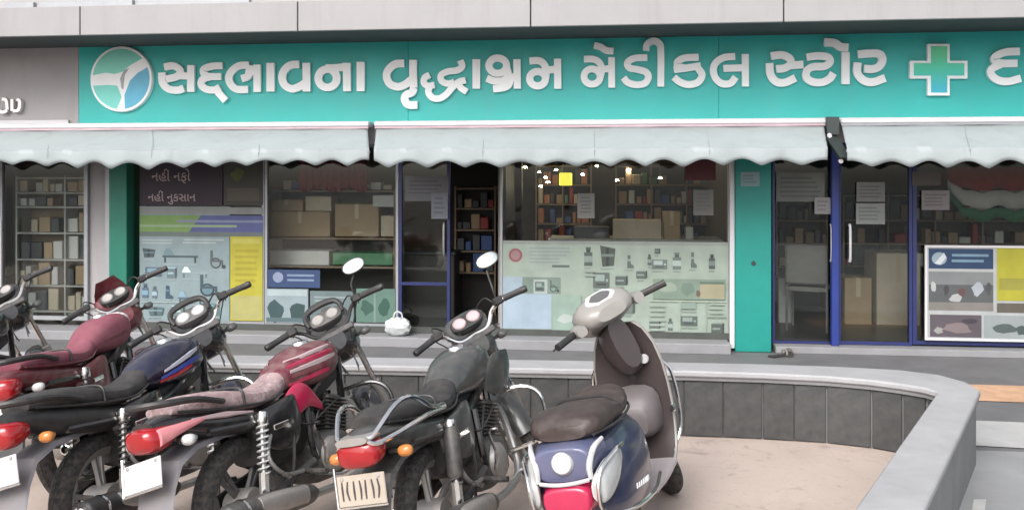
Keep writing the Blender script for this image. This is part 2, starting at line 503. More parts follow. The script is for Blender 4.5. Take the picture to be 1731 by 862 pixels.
# ------------------------------------------------------------------ low planter wall round the parking bay
wall = empty('low_wall', c2w(0, 6.4))
def off(p): return Vector((p.x - wall.location.x, p.y - wall.location.y, 0))
def strip(inset_i, inset_o, z0, z1):
    g = G()
    A, B = [], []
    for a, b in zip(INNER, OUTER):
        dv = (b - a).normalized()
        A.append(off(a + dv * inset_i)); B.append(off(b - dv * inset_o))
    rings = [[(a.x, a.y, z0), (b.x, b.y, z0), (b.x, b.y, z1), (a.x, a.y, z1)] for a, b in zip(A, B)]
    return g.loft(rings)
strip(.045, .03, 0, .395).build('core', 'wall_core', wall, smooth=30)
strip(.012, .012, .395, .418).build('coping_base', 'wall_core', wall, smooth=30)
strip(.0, .0, .418, .462).build('coping', 'coping', wall, smooth=30, bevel=.012)
tag(wall, 'low dark tiled wall with pale rounded coping between parked bikes and shop', 'wall')
a, b = INNER[0], INNER[1]
L_ = (b - a).length; dv = (b - a) / L_; nv = Vector((dv.y, -dv.x, 0))
tw, k = .262, 0
path = INNER[:8]
for i in range(7):
    a, b = path[i], path[i + 1]
    dv = (b - a).normalized(); nv = Vector((dv.y, -dv.x, 0)); ln = (b - a).length
    n = max(1, round(ln / tw))
    for j in range(n):
        s0, s1 = ln * j / n + .0025, ln * (j + 1) / n - .0025
        if i == 0 and s1 < 1.5: continue
        p = off(a + dv * ((s0 + s1) / 2)) - nv * .045 + nv * 0
        q = G().box((-(s1 - s0) / 2, -.016 - random.uniform(0, .004), .012), ((s1 - s0) / 2, .012, .389), .004)
        o = q.build('tile', 'granite%d' % random.randrange(4), wall, smooth=0)
        o.location = p; o.rotation_euler = (random.uniform(-.004, .004), 0, math.atan2(dv.y, dv.x))

# ------------------------------------------------------------------ the building
XL, XR = fx(-420, YG), fx(2300, YG)
bld = empty('shop_building', (0, YG, 0))
def bpart(name, lo, hi, m, parent=None, b=0.0):
    """a part given in world metres"""
    return G().box((lo[0], lo[1] - YG, lo[2]), (hi[0], hi[1] - YG, hi[2]), b).build(name, m, parent or bld, smooth=0)
tag(bld, 'shop building with pale fascia, teal pillars and glazed ground floor', 'building')
ZC = 2.62            # interior ceiling
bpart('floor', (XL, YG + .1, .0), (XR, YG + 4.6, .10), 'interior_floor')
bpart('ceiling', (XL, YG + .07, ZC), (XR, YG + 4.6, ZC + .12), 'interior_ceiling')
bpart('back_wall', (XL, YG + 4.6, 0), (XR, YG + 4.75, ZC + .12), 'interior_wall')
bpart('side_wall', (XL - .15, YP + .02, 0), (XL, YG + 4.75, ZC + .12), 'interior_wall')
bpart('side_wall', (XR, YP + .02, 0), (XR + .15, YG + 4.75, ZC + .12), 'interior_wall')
bpart('lintel', (XL, YS + .06, 2.14), (XR, YG + .06, 3.9), 'grey_wall')
bpart('upper_wall', (XL, 8.95, 3.60), (XR, YG + .3, 5.2), 'grey_wall')
# fascia: a slab with cladding panels in front of it
bpart('slab', (XL, YF + .05, 3.222), (XR, YS + .06, 3.455), 'soffit')
joints = [-420, -232, 135, 503, 897, 1325, 1790, 2300]
for i in range(len(joints) - 1):
    x0, x1 = fx(joints[i], YF), fx(joints[i + 1], YF)
    bpart('fascia_panel', (x0 + .006, YF, 3.20), (x1 - .006, YF + .045, 3.490), 'fascia', b=.004)
bpart('slab_edge', (XL, YF + .06, 3.465), (XR, 8.95, 3.50), 'fascia')
for x0, x1 in ((20, 70), (80, 235), (243, 430)):     # grey strips painting in the slab's shadow gap above the fascia
    bpart('shadow_gap_strip', (fx(x0, 8.75), 8.62, 3.502), (fx(x1, 8.75), 8.68, 3.61), 'aluminium', b=.005)
# steps and plinth
bpart('step', (XL, 9.12, .0), (fx(1236, 9.12), YG + .1, .105), 'step_stone', b=.008)
bpart('plinth', (fx(216, YG), YG - .06, .105), (fx(1236, YG), YG + .06, .17), 'dark_plinth')
bpart('threshold', (fx(1306, YG), 9.26, .0), (XR, YG + .1, .07), 'step_stone', b=.006)
# pillars
def pillar(p0, p1, m, y0=YP, zb=0.0):
    return bpart('pillar', (fx(p0, y0), y0, zb), (fx(p1, y0), YG + .35, 2.14), m, b=.006)
pl = pillar(184, 214, 'green_paint', zb=.105)
bpart('edge_trim', (fx(176, YP), YP + .02, .105), (fx(183.4, YP), YG + .1, 2.14), 'aluminium')
pl = pillar(1243, 1304, 'teal_paint'); pl['label'] = 'bright teal pillar with a small white notice'
bpart('edge_trim', (fx(1234.5, YP), YP + .03, .03), (fx(1242.4, YP), YG + .1, 2.14), 'white_metal')
g = G().lathe([(0, -.012), (.02, -.012), (.024, 0), (.024, .004)], (fx(1274, YP), YP - .001 - YG, fz(1274, 445, YP)), (0, 1, 0), 14)
g.build('lock', 'dark_metal', pl).location = (0, 0, 0)
bpart('party_wall', (fx(150, YG), YG + .02, .1), (fx(176, YG), YG + 4.6, ZC), 'grey_wall')
bpart('party_wall', (fx(1250, YG), YG + .36, .1), (fx(1290, YG), YG + 4.6, ZC), 'interior_wall')

bpart('gloom_panel', (fx(752, YG + 1.6), YG + 1.75, .1), (fx(880, YG + 1.6), YG + 1.85, ZC), 'entrance_gloom')  # added near-black panels that paint the entrance's darkness
bpart('gloom_panel', (fx(846, YG + .7), YG + .72, .1), (fx(846, YG + .7) + .06, YG + 1.75, ZC), 'entrance_gloom')
def window(p0, p1, m, name='window', zb=.17, zt=2.14, t=.022, pane=True, rails=(), y=YG):
    x0, x1 = fx(p0, y), fx(p1, y)
    g = G(); yy = y - YG
    g.box((x0, yy - .025, zb), (x0 + 2*t, yy + .03, zt)); g.box((x1 - 2*t, yy - .025, zb), (x1, yy + .03, zt))
    for z in (zb,) + tuple(rails): g.box((x0 + 2*t, yy - .022, z), (x1 - 2*t, yy + .027, z + 2*t))
    g.box((x0 + 2*t, yy - .022, zt - 2*t), (x1 - 2*t, yy + .027, zt))
    f = g.build(name, m, bld, smooth=0)
    if pane:
        G().add([(x0 + 2*t, yy, zb + 2*t), (x1 - 2*t, yy, zb + 2*t), (x1 - 2*t, yy, zt - 2*t), (x0 + 2*t, yy, zt - 2*t)], [(0, 1, 2, 3)]).build('pane', 'glass', f, smooth=0)
    return f
window(-420, -2, 'aluminium'); window(0, 150, 'aluminium')
window(214, 448, 'aluminium', t=.014); window(449, 674, 'aluminium', t=.014)
f_ = window(675, 761, 'blue_frame', 'glass_door', zb=.11, t=.016, rails=(.62,))
G().tube([(fx(752, YG), -.05, .95), (fx(752, YG), -.07, 1.0), (fx(752, YG), -.07, 1.25), (fx(752, YG), -.05, 1.3)], .012).build('handle', 'steel', f_)
window(846, 1234, 'aluminium', t=.012)
d1 = window(1305, 1414, 'blue_frame', 'glass_door', zb=.075, t=.012, rails=())
d2 = window(1415, 1541, 'blue_frame', 'glass_door', zb=.075, t=.016, rails=())
for dd, p in ((d1, 1403), (d2, 1434)):
    G().tube([(fx(p, YG), -.03, .93), (fx(p, YG), -.075, .96), (fx(p, YG), -.075, 1.27), (fx(p, YG), -.03, 1.3)], .013).build('handle', 'white_metal', dd)
bpart('door_post', (fx(1408, YP), YP + .05, .07), (fx(1421, YP), YG - .03, 2.2), 'bright_blue', b=.006)
window(1542, 1990, 'blue_frame', zb=.09, t=.018)
window(1991, 2300, 'blue_frame', zb=.09, t=.018)

# ------------------------------------------------------------------ signs
def ribbon(g, pts, wd, tf, y0, y1, n=6, closed=False):
    """a flat stroke of width wd along pts (photo units), mapped by tf to the sign's x-z plane, with depth"""
    P = catmull(pts, n, closed) if len(pts) > 2 else [np.array(p, float) for p in pts]
    m = len(P); Lf, Rt = [], []
    for i in range(m):
        t = (P[(i + 1) % m] - P[i - 1]) if closed else P[min(i + 1, m - 1)] - P[max(i - 1, 0)]
        t = t / (np.linalg.norm(t) + 1e-9); nn = np.array((-t[1], t[0])) * wd / 2
        Lf.append(tf(*(P[i] + nn))); Rt.append(tf(*(P[i] - nn)))
    rings = [[(l[0], y0, l[1]), (r[0], y0, r[1]), (r[0], y1, r[1]), (l[0], y1, l[1])] for l, r in zip(Lf, Rt)]
    g.loft(rings, closed=closed)
def circ(cx, cy, rx, ry, n=10):
    return [(cx + rx * math.cos(2 * math.pi * k / n), cy + ry * math.sin(2 * math.pi * k / n)) for k in range(n)]
sx0, sx1 = fx(133, YS), fx(2300, YS)
sign = empty('shop_sign', (sx0, YS, 2.37))
tag(sign, 'long teal shop sign with white raised Gujarati lettering and round logo', 'sign')
def spart(g, name, m, parent=None, smooth=30):
    g.M = Matrix.Translation((-sx0, -YS, -2.37))
    return g.build(name, m, parent or sign, smooth=smooth)
edges = [sx0, fx(690, YS), fx(1215, YS), fx(1735, YS), sx1]
for a, b in zip(edges[:-1], edges[1:]):
    spart(G().box((a + .0012, YS, 2.345), (b - .0012, YS + .055, 3.6), .002), 'panel', 'teal_panel', smooth=0)
CROPS = {'A': (140, 70, 6.63), 'B': (390, 70, 6.63), 'C': (630, 70, 5.09), 'D': (970, 50, 5.584), 'E': (1270, 50, 6.158), 'F': (1500, 50, 6.156)}
LETTERS = [
 ('A', 76, [[(905,290),(1000,275),(1075,312),(1082,362),(1030,402),(925,425)], [(878,350),(888,465),(955,535),(1060,548),(1125,525)], [(1075,385),(1200,392)], [(1206,268),(1204,568)]]),
 ('A', 74, [[(1560,275),(1440,280),(1350,315),(1358,372),(1420,395),(1545,395)], [(1420,397),(1335,430),(1322,490),(1380,538),(1470,545),(1530,515)], [(1480,540),(1595,665)]]),
 ('B', 76, [[(200,268),(90,275),(5,335),(-28,412),(0,490),(65,538),(188,540)], [(215,268),(200,340),(185,395),(115,420)], [(195,345),(285,345)], [(290,262),(292,568)]]),
 ('B', 84, [[(440,242),(440,563)]]),
 ('B', 80, [[(762,258),(665,268),(592,330),(570,410),(600,490),(680,532),(765,508),(825,470)], [(842,242),(846,563)]]),
 ('B', 80, [circ(1080, 415, 103, 103), [(1060,300),(1160,300),(1295,285)], [(1296,242),(1300,560)]]),
 ('B', 84, [[(1452,230),(1452,560)]]),
 ('C', 62, [[(268,190),(190,197),(130,250),(118,310),(148,368),(215,392),(280,370),(330,330)], [(345,160),(345,290),(350,400)], [(352,400),(335,440),(285,462),(274,505),(305,545),(382,548)]]),
 ('C', 52, [[(488,290),(445,315),(440,362),(480,385),(530,375)], [(752,165),(768,215),(725,250),(640,262),(585,295),(595,345),(650,365),(700,350)], [(486,385),(478,440),(512,485),(570,492),(630,458),(685,395),(740,350),(798,335)], [(728,362),(762,405),(808,435)]]),
 ('C', 62, [[(890,155),(890,408)]]),
 ('C', 58, [circ(1075, 210, 76, 66), [(1150,225),(1165,290),(1120,338),(1045,342),(980,318)], [(1185,325),(1165,378),(1110,402),(1035,410)], [(1155,290),(1235,320)], [(1240,155),(1244,408)]]),
 ('C', 58, [[(1348,170),(1430,168),(1478,205),(1490,270),(1486,330)], circ(1418, 322, 68, 62), [(1485,250),(1585,240)], [(1590,150),(1592,408)]]),
 ('D', 60, [[(95,280),(190,283),(248,322),(260,390),(252,450)], circ(172, 445, 76, 72), [(255,375),(350,370)], [(356,262),(358,550)], [(190,150),(250,165),(305,198),(375,205)]]),
 ('D', 60, [[(695,265),(575,272),(508,312),(525,362),(600,378),(680,402),(705,450),(670,508),(590,522),(510,500),(470,455)], [(682,200),(692,142),(750,108),(805,132),(822,205),(822,540)]]),
 ('D', 62, [[(1180,262),(1045,270),(978,310),(1000,352),(1080,368)], [(945,380),(1080,362),(1200,342)], [(1170,360),(1212,430),(1170,500),(1080,520),(1000,495),(945,450)]]),
 ('D', 62, [[(1525,255),(1420,265),(1345,312),(1318,380),(1340,460),(1400,510),(1480,508),(1530,450)], [(1415,368),(1600,362)], [(1620,232),(1622,538)]]),
 ('E', 76, [[(205,278),(320,266),(400,302),(412,360),(350,402),(262,412)], [(192,350),(202,465),(260,542),(350,553),(462,505)], [(400,375),(545,365)]]),
 ('E', 74, [[(580,290),(690,276),(800,288),(822,340),(760,384),(645,390),(582,430),(578,500),(640,545),(740,550),(820,512),(858,455)]]),
 ('E', 80, [[(985,235),(985,570)], [(762,132),(870,142),(930,180),(1015,190)]]),
 ('E', 78, [[(1115,260),(1230,250),(1338,256),(1370,315),(1340,380),(1270,412),(1180,408)], [(1112,345),(1108,450),(1170,528),(1270,548),(1398,505)]]),
 ('F', 74, [[(1385,228),(1240,236),(1135,280),(1125,325),(1195,352),(1360,352)], [(1190,362),(1092,410),(1088,470),(1160,528),(1270,540),(1395,508)]]),
]
for cr, wd, strokes in LETTERS:
    ox, oy, s = CROPS[cr]
    tf = lambda x, y: (lambda p: (p.x, p.z))(at(ox + x / s, oy + y / s, YS - .05))
    g = G()
    for k, st in enumerate(strokes):
        ribbon(g, st, wd * 1.06, tf, YS - .040 - .0012 * k, YS - .004 - .0006 * k, closed=len(st) == 10 and isinstance(st[0][0], float))
    spart(g, 'letter', 'letter_white')
# cross
def plus(cx, cy, ax, ay, hw, hh, px=1500, py=50, s=6.156):
    pts = [(-hw, -ay), (hw, -ay), (hw, -hh), (ax, -hh), (ax, hh), (hw, hh), (hw, ay), (-hw, ay), (-hw, hh), (-ax, hh), (-ax, -hh), (-hw, -hh)]
    return [(lambda p: (p.x, p.z))(at(px + (cx + a) / s, py + (cy + b) / s, YS - .05)) for a, b in pts]
cr = spart(G().slab(plus(534, 420, 300, 268, 115, 92), YS - .05, YS - .003), 'cross', 'letter_white', smooth=0)
spart(G().slab(plus(538, 418, 262, 240, 84, 64), YS - .056, YS - .0505), 'cross_face', 'cross_print', cr, smooth=0)
# round logo
lc = at(204, 134, YS - .05); lr = (at(256, 134, YS - .05).x - lc.x)
logo = spart(G().lathe([(0, -.045), (lr, -.045), (lr * 1.02, -.03), (lr * 1.02, 0)], (lc.x, YS, lc.z), (0, 1, 0), 48), 'logo', 'letter_white')
def lp(u, v): return (lc.x + u * lr, lc.z + v * lr)
def lseg(pts, name, m, k): 
    return spart(G().slab([lp(*p) for p in pts], YS - .045 - .003 * k, YS - .0451), name, m, logo, smooth=0)
arc = lambda a0, a1, r, n=16: [(r * math.cos(R(a0 + (a1 - a0) * i / n)), r * math.sin(R(a0 + (a1 - a0) * i / n))) for i in range(n + 1)]
lseg(arc(172, 42, .93) + [(.30, .42), (.05, .22), (-.22, .16), (-.5, .2)], 'logo_field', 'logo_green', 1)
lseg(arc(192, 262, .93) + [(0.02, -.55), (-.12, -.2), (-.35, -.18)], 'logo_field', 'logo_mint', 1.1)
lseg(arc(278, 382, .93) + [(.55, .18), (.3, -.05), (.12, -.5)], 'logo_field', 'logo_blue', 1.2)
lseg([(.02, -.28), (-.02, .02), (.10, .26), (.26, .33), (.12, .12), (.1, -.1), (.08, -.32)], 'logo_field', 'aluminium', 1.3)
# neighbour's sign at the left edge
ns = empty('grey_sign', (fx(-420, YS), YS, 2.37)); tag(ns, 'plain grey sign board with pale raised letters at the left edge', 'sign')
M_ = Matrix.Translation((-ns.location.x, -YS, -2.37))
G(M_).box((fx(-420, YS), YS + .004, 2.345), (sx0 - .004, YS + .055, 3.6), .002).build('panel', 'grey_wall', ns, smooth=0)
G(M_).box((fx(-420, YS), YS - .03, 2.375), (fx(118, YS), YS + .003, 2.42), .004).build('trim', 'white_metal', ns, smooth=0)
tf = lambda x, y: (lambda p: (p.x, p.z))(at(x, y, YS - .05))
g = G(M_); ribbon(g, [(3, 168), (10, 170), (12, 186)], 5, tf, YS - .05, YS - .002); ribbon(g, [(12, 187), (4, 190), (-4, 186)], 5, tf, YS - .051, YS - .003)
g.build('letter', 'letter_chrome', ns)
g = G(M_); ribbon(g, [(20, 168), (20, 188)], 5, tf, YS - .05, YS - .002); ribbon(g, [(22, 188), (31, 186), (33, 172), (28, 168)], 5, tf, YS - .051, YS - .003)
g.build('letter', 'letter_chrome', ns)
for q in (-40, -85, -130):
    g = G(M_); ribbon(g, [(q, 166), (q, 190)], 5, tf, YS - .05, YS - .002); ribbon(g, [(q - 26, 170), (q - 14, 168), (q - 6, 180), (q - 16, 190), (q - 26, 184)], 5, tf, YS - .051, YS - .003)
    g.build('letter', 'letter_chrome', ns)

# ------------------------------------------------------------------ awnings
def awning(p0, p1, label, trim=None, q0=None, q1=None):
    yb, yf = 9.10, 8.42
    x0, x1 = fx(p0, 9.05), fx(p1, 9.05)
    u0, u1 = fx(q0 if q0 is not None else p0, yf), fx(q1 if q1 is not None else p1, yf)
    r = empty('awning', ((x0 + x1) / 2, yb, 2.31)); M = Matrix.Translation(-r.location)
    tag(r, label, 'awning', 'pale awnings with scalloped hems under the signs')
    g = G(M); g.box((x0, yb - .06, 2.315), (x1, YS - .002, 2.372), .012); g.build('cassette', 'white_metal', r, smooth=40)
    G(M).box((x0 + .01, yb - .055, 2.296), (x1 - .01, yb - .01, 2.3145)).build('trim', trim or 'pink_shadow_line', r, smooth=0)  # strip coloured in as the pinkish shadow line below the cassette
    # cloth: slope plus scalloped valance, 3 mm thick
    nx = max(12, int((u1 - u0) / .03)); per = .352
    rows = 8
    V, F = [], []
    for i in range(nx + 1):
        t = i / nx
        xb, xf = x0 + .02 + (x1 - x0 - .04) * t, u0 + (u1 - u0) * t
        ph = ((xf - u0) + .03 * math.sin(xf * 1.9) + .015 * math.sin(xf * 4.7)) / per * math.pi
        hem = 1.945 - (.058 + .012 * math.sin(xf * 2.3)) * (1 - abs(math.cos(ph)) ** 1.3) + .012 * math.sin(xf * 1.7) + .004 * math.sin(xf * 7.1) 
        for j in range(rows + 1):
            s = j / rows
            V.append((xb + (xf - xb) * s, yb - .03 + (yf - yb + .03) * s, 2.305 + (2.055 - 2.305) * s - .018 * math.sin(math.pi * s) + .004 * math.sin(xf * 9 + s * 3) + .006 * math.sin(xf * 3.1) * math.sin(math.pi * s)))
        for j in (1, 2, 3):
            s = j / 3
            V.append((xf, yf - .006 + .012 * math.sin(xf * 13) * s, 2.05 + (hem - 2.05) * s))
    m = rows + 4
    for i in range(nx):
        for j in range(m - 1):
            F.append((i*m+j, i*m+j+1, (i+1)*m+j+1, (i+1)*m+j))
    g = G(M); g.add(V, F); o = g.build('cloth', 'awning_cloth', r, smooth=60)
    so = o.modifiers.new('solid', 'SOLIDIFY'); so.thickness = .004
    ns_ = max(2, round((u1 - u0) / 1.15))
    for i in range(1, ns_):              # sewn seams of the cloth widths
        t = i / ns_; xb, xf = x0 + .02 + (x1 - x0 - .04) * t, u0 + (u1 - u0) * t
        G(M).tube([(xb, yb - .032, 2.309), (xb + (xf - xb) * .5, (yb + yf) / 2, 2.169), (xf, yf - .003, 2.062), (xf, yf - .013, 2.02), (xf, yf - .013, 1.99)], .002, n=5, smooth=2).build('seam', 'awning_cloth', r)
    G(M).tube([(u0, yf + .02, 2.03), (u1, yf + .02, 2.03)], .016).build('front_bar', 'white_metal', r)
    for s in (.06, .94):
        xx = x0 + (x1 - x0) * s
        g = G(M); g.tube([(xx, yb, 2.22), (xx + (.25 if s < .5 else -.25), (yb + yf) / 2, 2.085), (xx, yf + .05, 1.99)], .014, smooth=1); g.build('arm', 'white_metal', r)
    return r
awning(-420, 624, 'long pale awning left of the narrow dark gap')
awning(632, 1397, 'pale awning over the main entrance between two gaps', q0=632, q1=1399)
awning(1420, 2300, 'pale awning at the right end beyond the black bracket', trim='aluminium', q0=1432)
br = empty('awning_bracket', (fx(1408, 9.0), 9.0, 2.0)); M = Matrix.Translation(-br.location)
G(M).box((fx(1397, 9.0), 8.98, 2.2), (fx(1418, 9.0), YS - .003, 2.378), .004).build('mount', 'dark_metal', br, smooth=0)
g = G(M); x0, x1 = fx(1399, 8.9), fx(1419, 8.9)
g.add([(x0, 9.02, 2.2), (x1, 9.02, 2.2), (x1 + .03, 8.55, 1.97), (x0 + .03, 8.55, 1.97), (x0, 9.08, 2.2), (x1, 9.08, 2.2), (x1 + .03, 8.60, 1.95), (x0 + .03, 8.60, 1.95)],
      [(0, 1, 2, 3), (7, 6, 5, 4), (0, 4, 5, 1), (1, 5, 6, 2), (2, 6, 7, 3), (3, 7, 4, 0)])
g.build('plate', 'dark_metal', br, smooth=0)
for px, py in ((1402, 229), (1421, 272)):
    p = at(px, py, 8.60); G(M).lathe([(0, -.02), (.02, -.02), (.022, 0)], p, (0, 1, .3), 12).build('bolt', 'white_metal', br)
tag(br, 'dark metal bracket in the gap between two awnings', 'bracket')

# ------------------------------------------------------------------ notices, posters and banners on the glass
YN = YG - .034
def sheet(name, rect, col, patches=(), label='', cat='poster', y=YN, group=None, th=.006, m='printed', frame=None):
    """a flat printed sheet; patches are print, in photo pixels"""
    x0, y0, x1, y1 = rect
    A, B = at(x0, y1, y), at(x1, y0, y)
    B = Vector((B.x, y, fz((x0 + x1) / 2, y0, y))); A.z = fz((x0 + x1) / 2, y1, y)
    r = G(Matrix.Translation((-(A.x + B.x) / 2, -y, -A.z)))
    r.box((A.x, y, A.z), (B.x, y + th, B.z), 0, col=srgb(*col))
    o = r.build(name, m, smooth=0); o.location = ((A.x + B.x) / 2, y, A.z)
    T = Matrix.Translation(-o.location)
    def uv(px, py):
        s, t = (px - x0) / (x1 - x0), (y1 - py) / (y1 - y0)
        return (A.x + (B.x - A.x) * s, A.z + (B.z - A.z) * t)
    if patches:
        g = G(T)
        for k, (kind, pr, c) in enumerate(patches):
            dz = .0006 + .00012 * k
            if kind == 'r':
                q = [uv(pr[0], pr[3]), uv(pr[2], pr[3]), uv(pr[2], pr[1]), uv(pr[0], pr[1])]
            elif kind == 'e':
                q = [uv(pr[0] + pr[2] * math.cos(t), pr[1] - pr[3] * math.sin(t)) for t in np.linspace(0, 2 * math.pi, 15)[:-1]]
            else:
                q = [uv(*p) for p in pr]
            g.add([(p[0], y - dz, p[1]) for p in q], [tuple(range(len(q)))], srgb(*c))
        g.build('print', 'printed', o, smooth=0)
    if frame:
        g = G(T); t = .022
        for lo, hi in (((A.x - t, A.z - t), (A.x, B.z + t)), ((B.x, A.z - t), (B.x + t, B.z + t)), ((A.x, A.z - t), (B.x, A.z)), ((A.x, B.z), (B.x, B.z + t))):
            g.box((lo[0], y - .012, lo[1]), (hi[0], y + .012, hi[1]))
        g.build('frame', frame, o, smooth=0)
    tag(o, label, cat, group)
    return o
def text(body, px, py, h, y, m, parent, tilt=0.):
    c = bpy.data.curves.new('lettering', 'FONT'); c.body = body; c.size = h; c.extrude = .001; c.materials.append(MAT[m])
    o = bpy.data.objects.new('lettering', c); COL.objects.link(o)
    p = at(px, py, y)
    o.rotation_euler = (R(90), tilt, 0)
    bpy.context.view_layer.update()
    me = bpy.data.meshes.new_from_object(o.evaluated_get(bpy.context.evaluated_depsgraph_get()))
    q = bpy.data.objects.new('lettering', me); COL.objects.link(q)
    q.rotation_euler = o.rotation_euler; bpy.data.objects.remove(o)
    q.location = p - parent.location; q.parent = parent; q.name = 'lettering'
    return q
rnd = random.Random(3)
def lines(x0, y0, x1, y1, n, c, jit=.25):
    out = []
    for k in range(n):
        yy = y0 + (y1 - y0) * (k + .2) / n
        out.append(('r', (x0 + rnd.random() * 2, yy, x1 - rnd.random() * (x1 - x0) * jit, yy + (y1 - y0) / n * .45), c))
    return out
def blob(cx, cy, w_, h_, c, seed=0):
    r_ = random.Random(seed)
    return ('p', [(cx + w_ * math.cos(t) * r_.uniform(.6, 1.1), cy - h_ * math.sin(t) * r_.uniform(.6, 1.1)) for t in np.linspace(0, 2 * math.pi, 12)[:-1]], c)

def icon(kind, x, y, w_, h_, c, lab=None):
    '''little printed product pictures, as patches'''
    lt = lab or tuple(min(255, int(v * 1.55)) for v in c); dk = tuple(int(v * .7) for v in c)
    if kind == 'bottle':
        return [('r', (x - w_, y - h_ * .45, x + w_, y + h_), c), ('r', (x - w_ * .5, y - h_ * .75, x + w_ * .5, y - h_ * .45), dk), ('r', (x - w_ * .6, y - h_, x + w_ * .6, y - h_ * .75), c), ('r', (x - w_, y - h_ * .05, x + w_, y + h_ * .6), lt)]
    if kind == 'box':
        return [('r', (x - w_, y - h_, x + w_, y + h_), c), ('p', [(x + w_, y - h_), (x + w_ * 1.3, y - h_ * 1.25), (x + w_ * 1.3, y + h_ * .8), (x + w_, y + h_)], dk), ('p', [(x - w_, y - h_), (x - w_ * .7, y - h_ * 1.25), (x + w_ * 1.3, y - h_ * 1.25), (x + w_, y - h_)], lt), ('r', (x - w_ * .8, y - h_ * .2, x + w_ * .6, y + h_ * .2), lt)]
    if kind == 'monitor':
        return [('r', (x - w_, y - h_, x + w_, y + h_), c), ('r', (x - w_ * .75, y - h_ * .75, x + w_ * .4, y + h_ * .1), lt), ('e', (x + w_ * .7, y, w_ * .15, h_ * .2), lt), ('r', (x - w_ * .6, y + h_ * .4, x + w_ * .6, y + h_ * .65), dk)]
    if kind == 'chair':
        return [('e', (x - w_ * .2, y + h_ * .4, w_ * .6, h_ * .6), dk), ('e', (x - w_ * .2, y + h_ * .4, w_ * .45, h_ * .45), lt), ('r', (x - w_ * .8, y - h_, x - w_ * .55, y + h_ * .3), c), ('r', (x - w_ * .8, y + h_ * .05, x + w_ * .6, y + h_ * .28), c), ('r', (x + w_ * .45, y + h_ * .1, x + w_ * .62, y + h_ * .9), c), ('e', (x + w_ * .7, y + h_ * .8, w_ * .22, h_ * .22), dk)]
    if kind == 'bed':
        return [('r', (x - w_, y, x + w_, y + h_ * .3), c), ('p', [(x - w_, y), (x - w_ * .8, y - h_), (x - w_ * .55, y - h_), (x - w_ * .3, y)], lt), ('r', (x - w_ * .9, y + h_ * .3, x - w_ * .8, y + h_), dk), ('r', (x + w_ * .8, y + h_ * .3, x + w_ * .9, y + h_), dk)]
    if kind == 'belt':
        return [('p', [(x - w_, y - h_), (x + w_, y - h_ * .7), (x + w_ * .8, y + h_ * .9), (x - w_ * .7, y + h_)], c), ('r', (x - w_ * .2, y - h_ * .8, x + w_ * .15, y + h_ * .9), dk), ('r', (x - w_ * .8, y - h_ * .2, x + w_ * .8, y + h_ * .05), lt)]
    return [('p', [(x - w_ * .3, y - h_), (x + w_ * .3, y - h_), (x + w_ * .35, y + h_ * .3), (x + w_, y + h_ * .6), (x + w_, y + h_), (x - w_ * .4, y + h_)], c), ('r', (x - w_ * .3, y - h_ * .4, x + w_ * .32, y - h_ * .1), lt)]     # boot
# left window: dark banner, striped board, product poster, yellow poster
bn = sheet('banner', (236, 268, 376, 347), (52, 38, 52), label='dark purple banner with pink Gujarati lettering in left window', cat='banner')
text('નહીં નફો', 256, 306, .15, YN - .002, 'pale_pink', bn)
text('નહીં નુકસાન', 250, 340, .13, YN - .002, 'pale_pink', bn)
sheet('notice', (378, 268, 444, 347), (70, 68, 62), [blob(402, 295, 13, 12, (96, 104, 52), 1), ('r', (384, 318, 438, 340), (92, 86, 76))], 'dim brown notice right of the purple banner', 'notice')
pp = [('r', (236, 350, 444, 362), (150, 152, 150)), ('p', [(236, 364), (340, 364), (320, 392), (236, 392)], (126, 160, 92)), ('p', [(340, 364), (444, 364), (444, 396), (320, 392)], (92, 98, 150)),
      ('r', (236, 380, 400, 384), (150, 175, 140)), ('r', (300, 372, 444, 376), (140, 145, 175)), ('r', (236, 392, 444, 400), (110, 120, 118))]
pp += lines(240, 404, 300, 414, 2, (170, 184, 184)) + lines(310, 403, 380, 413, 2, (180, 190, 190))
for kd, x, y, w_, h_, c in (('bed', 305, 432, 30, 12, (78, 94, 98)), ('belt', 252, 428, 11, 8, (72, 86, 92)), ('chair', 368, 438, 15, 15, (92, 102, 104)), ('bed', 330, 460, 22, 9, (150, 168, 172)), ('monitor', 260, 460, 14, 8, (84, 102, 116)), ('chair', 355, 482, 20, 18, (70, 90, 98)),
                            ('box', 290, 462, 7, 8, (110, 128, 134)), ('boot', 284, 494, 9, 11, (64, 84, 100)), ('bed', 322, 502, 20, 10, (96, 116, 128)), ('bottle', 246, 492, 5, 12, (90, 112, 128)), ('bottle', 262, 494, 4, 10, (104, 120, 130)), ('monitor', 355, 522, 16, 10, (92, 126, 128)), ('box', 300, 526, 10, 8, (120, 138, 138)), ('belt', 264, 526, 14, 8, (88, 108, 112))):
    pp += icon(kd, x, y, w_, h_, c) + lines(x - w_, y + h_ + 1.5, x + w_, y + h_ + 5, 1, (160, 174, 178))
pp += [('r', (238, 510, 330, 512), (164, 180, 184))]
sheet('poster', (236, 349, 388, 542), (142, 160, 164), [p for p in pp], 'grey blue product poster with green and violet band in left window', y=YN + .006)
sheet('poster', (389, 400, 444, 542), (186, 178, 58), [('r', (393, 404, 440, 412), (198, 190, 92)), ('r', (391, 500, 442, 540), (178, 174, 110))] + lines(396, 420, 438, 490, 7, (172, 160, 50)), 'plain yellow poster in the left window')
